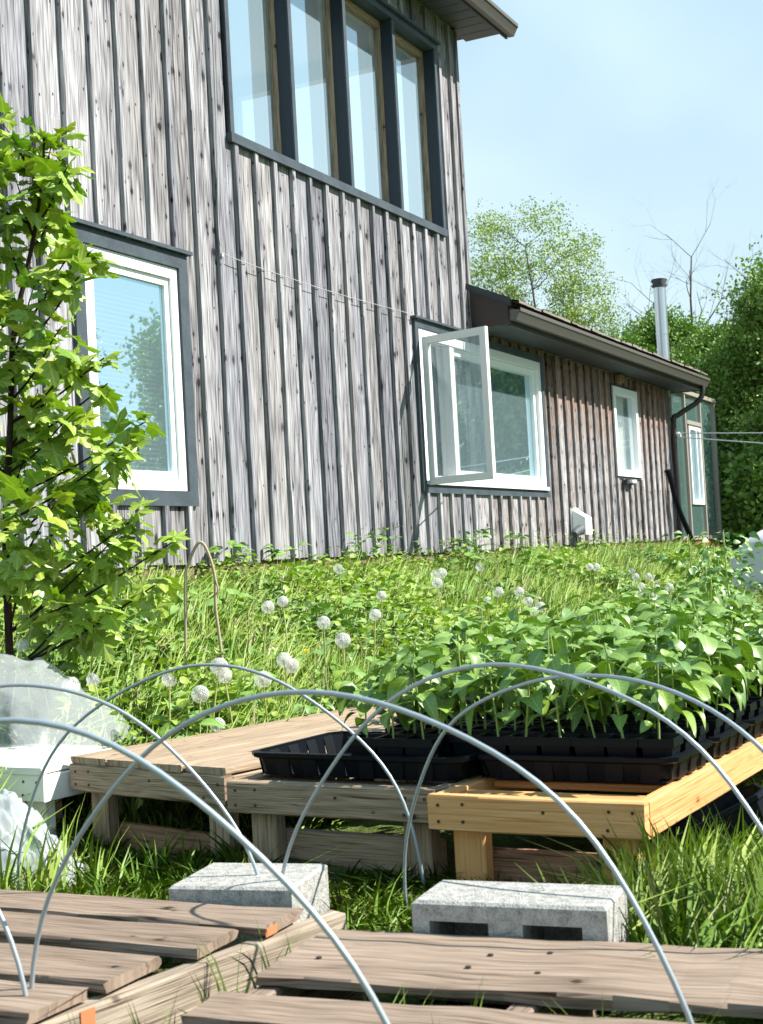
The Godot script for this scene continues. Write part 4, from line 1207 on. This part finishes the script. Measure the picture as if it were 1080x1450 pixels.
func dandelions() -> void:
	var g := Geo.new()
	for k in 190:
		var y := 1.0 - 2.0 * (k + 0.5) / 190.0
		var a := k * 2.39996
		var d := Vector3(sqrt(1 - y * y) * cos(a), y, sqrt(1 - y * y) * sin(a))
		if y < -0.93:
			continue
		var side := d.cross(Vector3(0.3, 0.8, 0.5)).normalized()
		var up := side.cross(d)
		var i := g.vert(d * 0.2 + side * 0.012, side, Vector2.ZERO)
		g.vert(d * 0.2 - side * 0.012, side, Vector2.ZERO)
		g.vert(d * 0.86, side, Vector2.ZERO)
		g.tri(i, i + 1, i + 2)
		for q in 7:
			var b := TAU * q / 7 + k
			var e := side * cos(b) + up * sin(b)
			var f := side * cos(b + 1.57) + up * sin(b + 1.57)
			i = g.vert(d * 0.86 + f * 0.017, d, Vector2.ZERO)
			g.vert(d * 0.86 - f * 0.017, d, Vector2.ZERO)
			g.vert(d * 1.0 + e * 0.19, d, Vector2.ZERO)
			g.tri(i, i + 1, i + 2)
	var head := g.done()
	var worn := Geo.new()
	for k in range(0, g.idx.size(), 3):
		if g.v[g.idx[k]].dot(Vector3(0.6, 0.6, 0.3)) < 0.25:
			for q in 3:
				worn.vert(g.v[g.idx[k + q]], g.n[g.idx[k + q]], Vector2.ZERO)
				worn.idx.append(worn.v.size() - 1)
	var half_head := worn.done()
	g = Geo.new()
	for k in 60:
		var a := k * 2.39996
		var r := sqrt(k / 60.0)
		var d := Vector3(cos(a) * r, 0.75 - r * 0.55, sin(a) * r)
		var s := Vector3(-sin(a), 0, cos(a)) * 0.09
		g.quad(Vector3(0, 0, 0) + s * 0.5, -s * 0.5, d - s, d + s, Vector2(0, 0), Vector2(1, 0), Vector2(1, 1), Vector2(0, 1), Vector3.UP)
	var flower := g.done()
	var core := SphereMesh.new()
	core.radius = 0.2
	core.height = 0.4
	core.radial_segments = 10
	core.rings = 5
	for p in dandelion_spots:
		var top := Vector3(p[0], p[1], p[2])
		var b := Vector3(top.x + rng.randf_range(-0.05, 0.05), 0, top.z + rng.randf_range(-0.05, 0.05))
		b.y = ground_at(b.x, b.z) - 0.01
		var t := thing("dandelion_clock", "round white dandelion seed head on a tall stem in the grass", "dandelion", b, "dandelion clocks in the grass")
		var h := top - b
		part("stem", tubem(smooth([Vector3.ZERO, Vector3(h.x * 0.2, h.y * 0.5, h.z * 0.2), h], 4), [0.0032], 6), M.stem_dandelion, t)
		var s := rng.randf_range(0.026, 0.037)
		part("seed_head", half_head if rng.randf() < 0.16 else head, M.pappus, t, Transform3D(Basis(Vector3.UP, rng.randf() * TAU).scaled(Vector3.ONE * s), h))
		part("core", core, M.seed_core, t, Transform3D(Basis().scaled(Vector3.ONE * s), h))
	for p in [[2.75, -5.45], [2.1, -5.0], [2.2, -4.6], [1.75, -5.6], [1.9, -6.1], [2.5, -6.3], [2.0, -6.8], [1.6, -8.0]]:
		var b := Vector3(p[0], ground_at(p[0], p[1]), p[1])
		var t := thing("dandelion_flower", "yellow dandelion flower open in the grass", "dandelion", b, "yellow dandelions in the grass")
		var h := rng.randf_range(0.2, 0.3)
		part("stem", tubem([Vector3.ZERO, Vector3(0.01, h * 0.5, 0), Vector3(0, h, 0)], [0.003], 6), M.stem_dandelion, t)
		part("petals", flower, M.petal_yellow, t, Transform3D(Basis(Vector3(1, 0, 0.4).normalized(), 0.5).scaled(Vector3.ONE * 0.019), Vector3(0, h, 0)))

func blade_tuft(blades: int, spread: float, lean: float, width: float) -> ArrayMesh:
	var g := Geo.new()
	for b in blades:
		var a := rng.randf() * TAU
		var out := Vector3(cos(a), 0, sin(a))
		var side := Vector3(-sin(a), 0, cos(a)).rotated(Vector3.UP, rng.randf_range(-0.7, 0.7))
		var at := out * rng.randf() * spread
		var h := rng.randf_range(0.55, 1.0)
		var l := rng.randf_range(0.3, 1.0) * lean
		var n := (out + Vector3(0, 0.6, 0)).normalized()
		var base := g.v.size()
		for k in 4:
			var t := k / 3.0
			var p := at + Vector3(0, h * (t - 0.25 * l * t * t), 0) + out * l * t * t * 0.6
			var w := width * (1.0 - 0.75 * t * t) if k < 3 else 0.0006
			g.vert(p + side * w, n, Vector2(0, t))
			g.vert(p - side * w, n, Vector2(1, t))
		for k in 3:
			var i := base + k * 2
			g.tri(i, i + 1, i + 3); g.tri(i, i + 3, i + 2)
	return g.done()

func blocked(x: float, z: float) -> bool:
	if x < 0.06: return true
	if x > 3.95 and x < 5.1 and z > -2.60: return true
	if x > 2.0 and x < 3.87 and z > -2.62: return true
	if x > 4.13 and x < 4.56 and z > -2.74 and z < -2.48: return true
	if x > 3.54 and x < 3.89 and z > -2.77 and z < -2.47: return true
	return false

func under_bench(x: float, z: float) -> bool:
	return (x > 3.08 and x < 4.42 and z < -3.36 and z > -7.1) or (x > 2.24 + (-3.83 - z) * 0.24 and x < 3.03 + (-3.7 - z) * 0.24 and z < -3.72 and z > -5.2) or (x > 1.4 and x < 2.26 and z < -3.7 and z > -4.25)

func multi(called: String, label: String, category: String, mesh: Mesh, m: Material, xfs: Array, cols: Array, parent: Node = self) -> MultiMeshInstance3D:
	var mm := MultiMesh.new()
	mm.transform_format = MultiMesh.TRANSFORM_3D
	mm.use_colors = cols.size() > 0
	mm.mesh = mesh
	mm.instance_count = xfs.size()
	for i in xfs.size():
		mm.set_instance_transform(i, xfs[i])
		if cols: mm.set_instance_color(i, cols[i])
	var o := MultiMeshInstance3D.new()
	o.name = numbered(called) if parent == self else called
	o.multimesh = mm
	o.material_override = m
	parent.add_child(o, true)
	if parent == self:
		tag(o, label, category, "", "stuff")
	return o

func grass() -> void:
	var pn := FastNoiseLite.new()
	pn.seed = 21
	pn.frequency = 0.5
	var kinds := [blade_tuft(7, 0.10, 0.6, 0.012), blade_tuft(6, 0.14, 1.1, 0.016), blade_tuft(9, 0.08, 0.35, 0.009)]
	var names := ["long grass with upright green blades between house and benches", "arching coarse grass across the bank below the house", "fine pale grass mixed through the bank"]
	for kind in 3:
		var xfs := []
		var cols := []
		var want: int = [26000, 15000, 15000][kind]
		var tries := 0
		while xfs.size() < want and tries < want * 6:
			tries += 1
			var z := -1.6 - pow(rng.randf(), 1.25) * 19.0
			var x := rng.randf_range(0.05, 5.6)
			if z < -12.0 and x > 4.6: continue
			if blocked(x, z): continue
			var h := rng.randf_range(0.12, 0.31) + pn.get_noise_2d(x, z) * 0.15
			if x > 2.9: h *= 0.62
			if x > 4.42 and z > -4.4: h *= 1.25
			if under_bench(x, z):
				if rng.randf() < 0.72 or x > 3.1: continue
				h = minf(h * 0.6, 0.12)
			if x < 0.5: h *= 0.55
			if x > 2.2 and x < 4.42 and z > -2.9: h *= 0.5
			if x > 2.1 and x < 4.42 and z <= -2.9 and z > -4.0: h *= 0.3 if rng.randf() < 0.97 else 0.9
			h = maxf(h, 0.05)
			var w := rng.randf_range(0.7, 1.3) * (0.16 + h * 0.5)
			xfs.append(Transform3D(Basis(Vector3.UP, rng.randf() * TAU).scaled(Vector3(w, h, w) * Vector3(1.6, 1.15, 1.6)), Vector3(x, ground_at(x, z) - 0.01, z)))
			var k := pn.get_noise_2d(x * 3.0 + 50, z * 3.0)
			var c := Color(0.16, 0.30, 0.04).lerp(Color(0.35, 0.44, 0.10), clampf(0.35 + k * 0.9 + rng.randf_range(-0.2, 0.2), 0, 1))
			if rng.randf() < 0.05: c = Color(0.40, 0.36, 0.20)
			cols.append(c)
		if kind == 1:
			for k in 34:
				var p: Array = [[rng.randf_range(4.05, 4.95), rng.randf_range(-2.16, -2.125)], [rng.randf_range(4.05, 4.95), rng.randf_range(-1.965, -1.945)], [rng.randf_range(3.88, 3.96), rng.randf_range(-2.6, -1.8)]][k % 3]
				xfs.append(Transform3D(Basis(Vector3.UP, rng.randf() * TAU).scaled(Vector3(0.14, rng.randf_range(0.12, 0.22), 0.14)), Vector3(p[0], -0.01, p[1])))
				cols.append(Color(0.2, 0.32, 0.06))
		multi("meadow_grass", names[kind], "grass", kinds[kind], M.grass, xfs, cols)
	# low broad-leaved ground cover: small leaves on short upright shoots
	for kind in 3:
		var g := Geo.new()
		for k in (16 if kind < 2 else 8):
			var a := k * 2.4
			var out := Vector3(cos(a), rng.randf_range(0.0, 1.1), sin(a))
			append(g, leaf_meshes[k % leaf_meshes.size()], Transform3D(leaf_basis(out, rng.randf_range(0.22, 0.5) * (1.0 if kind < 2 else 2.1), rng.randf_range(-0.6, 0.6)), Vector3(cos(a), 0, sin(a)) * rng.randf_range(0.01, 0.05) + Vector3(0, rng.randf_range(0.02, 0.24), 0)))
		var clump := g.done()
		var xfs := []
		var want: int = [2500, 1900, 260][kind]
		while xfs.size() < want:
			var z := -3.2 - pow(rng.randf(), 1.3) * 15.0
			var x := rng.randf_range(0.1, 3.1)
			if blocked(x, z) or under_bench(x, z) or (z > -4.1 and x > 1.9): continue
			if pn.get_noise_2d(x * 0.8 + 9 + kind * 40, z * 0.8) < -0.12 + 0.3 * sm(-6.0, -10.0, z) * float(x > 0.5): continue
			xfs.append(Transform3D(Basis(Vector3.UP, rng.randf() * TAU).scaled(Vector3.ONE * rng.randf_range(0.65, 1.5) * (0.65 if x < 0.7 and rng.randf() < 0.9 else 1.0)), Vector3(x, ground_at(x, z) - 0.01, z)))
		multi("ground_cover", ["small-leaved bright green weeds spread through the grass bank", "small-leaved greyish weeds spread through the grass bank", "broad dock leaves spread through the grass bank"][kind], "ground cover", clump, [M.maple_leaf_mid, M.weed_leaf_grey, M.weed_leaf][kind], xfs, [])

func dead_stalks() -> void:
	var g := Geo.new()
	g.tube([Vector3.ZERO, Vector3(0.03, 0.35, 0.0), Vector3(0.10, 0.7, 0.04), Vector3(0.24, 1.0, 0.06)], [0.011, 0.009, 0.007, 0.004], 4)
	g.tube([Vector3(0.05, 0.45, 0.01), Vector3(-0.08, 0.62, -0.05), Vector3(-0.12, 0.8, -0.1)], [0.006, 0.005, 0.003], 4)
	var xfs := []
	while xfs.size() < 420:
		var z := -3.9 - pow(rng.randf(), 1.2) * 14.0
		var x := rng.randf_range(0.15, 3.0)
		if blocked(x, z) or under_bench(x, z): continue
		if z < -7.0 and rng.randf() < 0.5: continue
		xfs.append(Transform3D(Basis(Vector3.UP, rng.randf() * TAU).scaled(Vector3(0.3, rng.randf_range(0.16, 0.38), 0.3)), Vector3(x, ground_at(x, z) - 0.01, z)))
	multi("dead_stalks", "dry straw-coloured dead stalks scattered through the grass bank", "dead stalks", g.done(), M.stick, xfs, [])

func weeds() -> void:
	for k in 34:
		var z := -4.4 - rng.randf() * 2.4
		var x := rng.randf_range(0.9, 2.0)
		if k > 24:
			x = rng.randf_range(0.15, 0.5)
			z = [-8.2, -8.9, -9.7, -10.1, -11.9, -12.1, -12.5, -15.0, -13.3][k - 25]
		if under_bench(x, z):
			x = 1.15
		var t := thing("leafy_weed", "broad-leaved weed clump low under the maple sapling" if k <= 24 else "leafy weed growing up against the foundation of the wall", "weed", Vector3(x, ground_at(x, z) - 0.01, z), "weeds under the maple" if k <= 24 else "weeds along the wall")
		var h := rng.randf_range(0.14, 0.34) if k <= 24 else rng.randf_range(0.3, 0.5)
		part("stem", tubem([Vector3.ZERO, Vector3(0.01, h * 0.6, 0.01), Vector3(0, h, 0)], [0.004, 0.003, 0.002], 5), M.stem_green, t)
		for i in (20 if k <= 24 else 34):
			var a := i * 2.4 + rng.randf()
			var f := rng.randf_range(0.15, 1.0)
			var out := Vector3(cos(a), rng.randf_range(-0.1, 0.9), sin(a))
			part("leaf", leaf_meshes[rng.randi_range(0, leaf_meshes.size() - 1)], M.weed_leaf if rng.randf() < 0.6 else M.weed_leaf_grey, t, Transform3D(leaf_basis(out, rng.randf_range(0.4, 0.95), rng.randf_range(-0.5, 0.5)), Vector3(0, h * f, 0) + Vector3(out.x, 0, out.z) * rng.randf_range(0.02, 0.10)))
	var o := Vector3(1.85, ground_at(1.85, -5.28), -5.28)
	var t := thing("bent_stalk", "dead pale plant stalk bent over into an arch in the grass", "stalk", o)
	part("stalk", tubem(smooth([Vector3(1.75, 0.15, -5.25) - o, Vector3(1.779, 0.781, -5.253) - o, Vector3(1.796, 0.875, -5.259) - o, Vector3(1.835, 0.961, -5.275) - o, Vector3(1.861, 0.966, -5.288) - o, Vector3(1.885, 0.901, -5.302) - o, Vector3(1.900, 0.806, -5.311) - o, Vector3(1.893, 0.673, -5.315) - o, Vector3(1.91, 0.45, -5.32) - o, Vector3(1.92, 0.12, -5.325) - o], 4), [0.009, 0.008, 0.007], 7), M.stick, t)
	part("torn_leaf", tubem(smooth([Vector3(1.900, 0.81, -5.311) - o, Vector3(1.92, 0.75, -5.30) - o, Vector3(1.88, 0.72, -5.29) - o], 3), [0.004], 5), M.stick, t)

func grow(g: Geo, p: Vector3, d: Vector3, length: float, rad: float, depth: int, tips: Array, wild: float, up: float, forks: int) -> void:
	var pts := [p]
	var rr := [rad]
	var n := 4
	for k in n:
		d = (d + Vector3(rng.randf_range(-1, 1), rng.randf_range(-0.6, 1) * 0.6 + up, rng.randf_range(-1, 1)) * wild).normalized()
		p += d * length / n
		pts.append(p)
		rr.append(lerpf(rad, rad * 0.6, (k + 1.0) / n))
		if depth <= 1:
			tips.append(p)
	g.tube(pts, rr, 6 if rad > 0.03 else 4)
	if depth <= 0:
		return
	for k in forks:
		var side := d.cross(Vector3(rng.randf_range(-1, 1), rng.randf_range(-1, 1), rng.randf_range(-1, 1))).normalized()
		var nd := (d + side * rng.randf_range(0.45, 0.95)).normalized()
		grow(g, pts[rng.randi_range(2, n)], nd, length * rng.randf_range(0.6, 0.85), rr[-1] * rng.randf_range(0.6, 0.85), depth - 1, tips, wild, up, forks)

func sprig_mesh(count: int, size: float) -> ArrayMesh:
	var g := Geo.new()
	for k in count:
		var c := Vector3(rng.randfn(), rng.randfn(), rng.randfn()) * 0.42
		var a := Vector3(rng.randf_range(-1, 1), rng.randf_range(-1, 1), rng.randf_range(-1, 1)).normalized()
		var b := a.cross(Vector3(rng.randf_range(-1, 1), rng.randf_range(-1, 1), rng.randf_range(-1, 1))).normalized()
		var s := size * rng.randf_range(0.7, 1.3)
		g.quad(c - a * s, c + b * s * 0.55, c + a * s, c - b * s * 0.55)
	return g.done()

func tree(called: String, label: String, group: String, at: Vector3, height: float, trunk_r: float, depth: int, forks: int, wild: float, up: float, sprig: Mesh, per_tip: int, scatter: float, scale_: float, ca: Color, cb: Color, bark: Material, spread := 0.2) -> void:
	var t := thing(called, label, "tree", at, group)
	var g := Geo.new()
	var tips := []
	var p := Vector3.ZERO
	var d := Vector3.UP
	var path := [p]
	var rr := [trunk_r]
	var steps := 7
	for k in steps:
		d = (d + Vector3(rng.randf_range(-1, 1), 0, rng.randf_range(-1, 1)) * 0.07).normalized()
		p += d * height * 0.86 / steps
		path.append(p)
		rr.append(lerpf(trunk_r, trunk_r * 0.2, (k + 1.0) / steps))
	g.tube(path, rr, 8)
	for k in range(1, steps + 1):
		for q in (3 if per_tip > 0 else 2):
			var a := rng.randf() * TAU
			var nd := Vector3(cos(a), 0.25 + up * 2.0, sin(a)).normalized()
			var l := height * spread * rng.randf_range(0.8, 1.2) * (1.25 - 0.65 * k / steps)
			grow(g, path[k], nd, l, rr[k] * 0.6, depth, tips, wild, up, forks)
	part("trunk", g.done(), bark, t)
	if per_tip == 0:
		return
	var xfs := []
	var cols := []
	for tip in tips:
		var shade := rng.randf()
		for k in per_tip:
			var off := Vector3(rng.randfn(), rng.randfn() * 0.8, rng.randfn()) * scatter
			xfs.append(Transform3D(Basis(Vector3(rng.randf_range(-1, 1), rng.randf_range(-1, 1), rng.randf_range(-1, 1)).normalized(), rng.randf() * TAU).scaled(Vector3.ONE * scale_ * rng.randf_range(0.7, 1.3)), tip + off))
			cols.append(ca.lerp(cb, clampf(shade * 0.7 + rng.randf() * 0.4, 0, 1)))
	tag(multi("crown", "", "", sprig, M.tree_leaf, xfs, cols, t), "", "", "", "stuff")

func trees() -> void:
	var dense := sprig_mesh(13, 0.20)
	var airy := sprig_mesh(6, 0.17)
	var ga := Color(0.10, 0.19, 0.035); var gb := Color(0.24, 0.36, 0.07)
	var gc := Color(0.30, 0.42, 0.085)
	var la := Color(0.24, 0.33, 0.06); var lb := Color(0.42, 0.50, 0.12)
	var behind := "trees behind the house"
	for q in [[-6.4, -30.0, 7.4], [-5.7, -31.0, 8.4], [-5.0, -30.0, 8.3], [-4.35, -30.5, 7.6], [-3.7, -30.0, 6.6], [-7.1, -30.5, 7.2]]:
		tree("spring_tree", "slender tree in thin new yellow-green leaf rising behind the wing roof", behind, Vector3(q[0], 0.6, q[1]), q[2], 0.07, 2, 2, 0.2, 0.18, airy, 3, 0.17, 0.20, la, lb, M.bark, 0.13)
	for q in [[-1.9, -30.0, 7.4], [-2.5, -30.5, 6.4], [-1.4, -31.0, 7.0], [-3.0, -31.0, 6.2], [-0.9, -31.5, 6.4]]:
		tree("bare_tree", "leafless grey tree standing up behind the flue pipe", behind, Vector3(q[0], 0.6, q[1]), q[2], 0.07, 3, 2, 0.09, 0.34, null, 0, 0.0, 0.0, la, lb, M.bark, 0.17)
	for q in [[-2.6, -27.5, 4.6], [-1.75, -28.5, 5.0], [-1.0, -27.2, 4.4], [-3.3, -29.0, 4.2]]:
		tree("bushy_tree", "bushy mid green tree between the flue pipe and the tall green trees", behind, Vector3(q[0], 0.5, q[1]), q[2], 0.10, 2, 3, 0.3, 0.05, dense, 3, 0.17, 0.19, ga, gb, M.dark_bark, 0.13)
	for q in [[0.45, -26.0, 4.3], [1.5, -25.0, 5.2], [-0.3, -28.5, 4.2], [0.8, -29.5, 5.3], [2.3, -27.5, 5.8]]:
		tree("broadleaf_tree", "tall dense green tree beyond the sunroom", behind, Vector3(q[0], 0.4, q[1]), q[2], 0.13, 2, 3, 0.34, 0.06, dense, 3, 0.18, 0.20, ga, gc, M.dark_bark, 0.15)
	for q in [[9.0, -36.0, 8.0], [14.0, -38.0, 9.0], [19.0, -36.0, 8.5], [24.0, -33.0, 8.0], [12.0, -45.0, 9.0], [29.0, -41.0, 10.0], [6.0, -41.0, 9.0]]:
		tree("boundary_tree", "tall green tree on the far boundary, seen mirrored in the house windows", "trees along the boundary", Vector3(q[0], 0.0, q[1]), q[2], 0.16, 2, 2, 0.3, 0.05, dense, 8, 0.40, 0.5, ga, gb, M.dark_bark, 0.17)
	# undergrowth closing the view below the trees
	for q in [[-0.2, -25.0, 1.5], [0.9, -24.2, 1.7], [1.9, -24.6, 1.6], [-1.2, -25.8, 2.0], [2.9, -25.2, 1.8]]:
		tree("shrub", "low green shrub filling the gap under the tall trees", "shrubs under the trees", Vector3(q[0], 0.35, q[1]), q[2], 0.05, 1, 3, 0.4, 0.0, dense, 9, 0.22, 0.3, ga, gb, M.dark_bark, 0.2)

func ground() -> void:
	var xs := []
	var zs := []
	var x := -90.0
	while x < 120.0:
		xs.append(x)
		x += 0.25 if x > -1.0 and x < 6.5 else (2.0 if absf(x) < 20.0 else 10.0)
	var z := 30.0
	while z > -140.0:
		zs.append(z)
		z -= 0.25 if z < 0.5 and z > -14.0 else (1.0 if z > -30.0 and z < 4.0 else 6.0)
	var pts := []
	for zz in zs:
		for xx in xs:
			pts.append(Vector3(xx, ground_at(xx, zz), zz))
	var g := Geo.new()
	g.grid(pts, zs.size(), xs.size())
	for i in g.n.size():
		if g.n[i].y < 0: g.n[i] = -g.n[i]
	var idx := g.idx
	g.idx = PackedInt32Array()
	for i in range(0, idx.size(), 3):
		g.tri(idx[i], idx[i + 1], idx[i + 2])
	var o := part("ground", g.done(), M.turf_soil, self)
	tag(o, "grassy bank and garden soil rising towards the house", "ground", "", "structure")

func sky_cover() -> ImageTexture:
	var f := FastNoiseLite.new()
	f.seed = 4
	f.frequency = 1.5
	f.fractal_octaves = 5
	var w := 512; var h := 256
	var im := Image.create(w, h, false, Image.FORMAT_RGBA8)
	for y in h:
		var el := (0.5 - (y + 0.5) / h) * PI
		for x in w:
			var az := (x + 0.5) / w * TAU
			if el <= 0.0:
				im.set_pixel(x, y, Color(1, 1, 1, 0))
				continue
			var k := 1.0 / (sin(el) + 0.22)
			var p := Vector3(cos(az) * cos(el) * k * 0.9, 0.0, sin(az) * cos(el) * k * 1.5)
			var d := f.get_noise_3dv(p) * 0.5 + 0.5
			var a := clampf((d - 0.42) * 1.7, 0, 0.55)
			im.set_pixel(x, y, Color(1, 1, 1, a))
	return ImageTexture.create_from_image(im)

# ------------------------------------------------------------------ scene
func _ready() -> void:
	rng.seed = 20240
	# camera
	var cam := Camera3D.new()
	cam.name = "camera"
	add_child(cam)
	var at := CameraAttributesPhysical.new()
	at.frustum_focal_length = 33.1
	at.frustum_focus_distance = 6.5
	at.exposure_aperture = 7.0
	at.frustum_near = 0.05
	at.frustum_far = 600.0
	cam.attributes = at
	cam.fov = 39.87
	cam.near = 0.05
	cam.far = 600.0
	cam.transform = Transform3D(Basis(Vector3(0.89381769, -0.0548884, -0.44505865), Vector3(0.0635138, 0.99797092, 0.00447745), Vector3(0.44390982, -0.03226939, 0.89549023)), Vector3(5.379, 0.86, 0.0))
	cam.current = true
	# sky and exposure
	var env := Environment.new()
	env.background_mode = Environment.BG_SKY
	var sm_ := ProceduralSkyMaterial.new()
	sm_.sky_top_color = Color(0.31, 0.47, 0.585)
	sm_.sky_horizon_color = Color(0.615, 0.68, 0.705)
	sm_.sky_curve = 0.5
	sm_.ground_bottom_color = Color(0.30, 0.34, 0.24)
	sm_.ground_horizon_color = Color(0.45, 0.5, 0.48)
	sm_.sky_cover = sky_cover()
	sm_.sky_cover_modulate = Color(0.44, 0.44, 0.43, 0.6)
	sm_.sun_angle_max = 1.0
	var sky := Sky.new()
	sky.sky_material = sm_
	env.sky = sky
	env.background_energy_multiplier = 1.0
	env.tonemap_mode = Environment.TONE_MAPPER_LINEAR
	env.tonemap_exposure = 2.45
	env.sdfgi_enabled = true
	env.ssao_enabled = true
	env.ssil_enabled = true
	var we := WorldEnvironment.new()
	we.name = "world_environment"
	we.environment = env
	add_child(we)
	# sun: high, from the garden side and a little ahead along the wall
	var sun := DirectionalLight3D.new()
	sun.name = "sun"
	add_child(sun)
	var el := deg_to_rad(44.0)
	var az := deg_to_rad(24.0)
	var to_sun := Vector3(cos(az) * cos(el), sin(el), -sin(az) * cos(el))
	sun.look_at_from_position(Vector3.ZERO, -to_sun, Vector3.UP)
	sun.light_energy = 1.3
	sun.light_color = Color(1.0, 0.98, 0.945)
	sun.light_angular_distance = 0.53
	sun.shadow_enabled = true

	lumps.seed = 8
	lumps.frequency = 0.05
	make_materials()
	print("materials")
	leaf_meshes = [make_leaf(0.112, 0.037, 0.2, 0.6), make_leaf(0.122, 0.038, 0.35, 1.0), make_leaf(0.10, 0.036, 0.15, 0.8), make_leaf(0.118, 0.034, 0.45, 1.35)]
	maple_leaf_meshes = [make_maple_leaf(0.3), make_maple_leaf(0.7), make_maple_leaf(-0.2)]
	ground()
	build_house()
	print("house")
	wall_fittings()
	trees()
	print("trees")
	garden_benches()
	pallets()
	plastics()
	hoops()
	print("benches")
	maple()
	weeds()
	dead_stalks()
	dandelions()
	grass()
	print("plants")
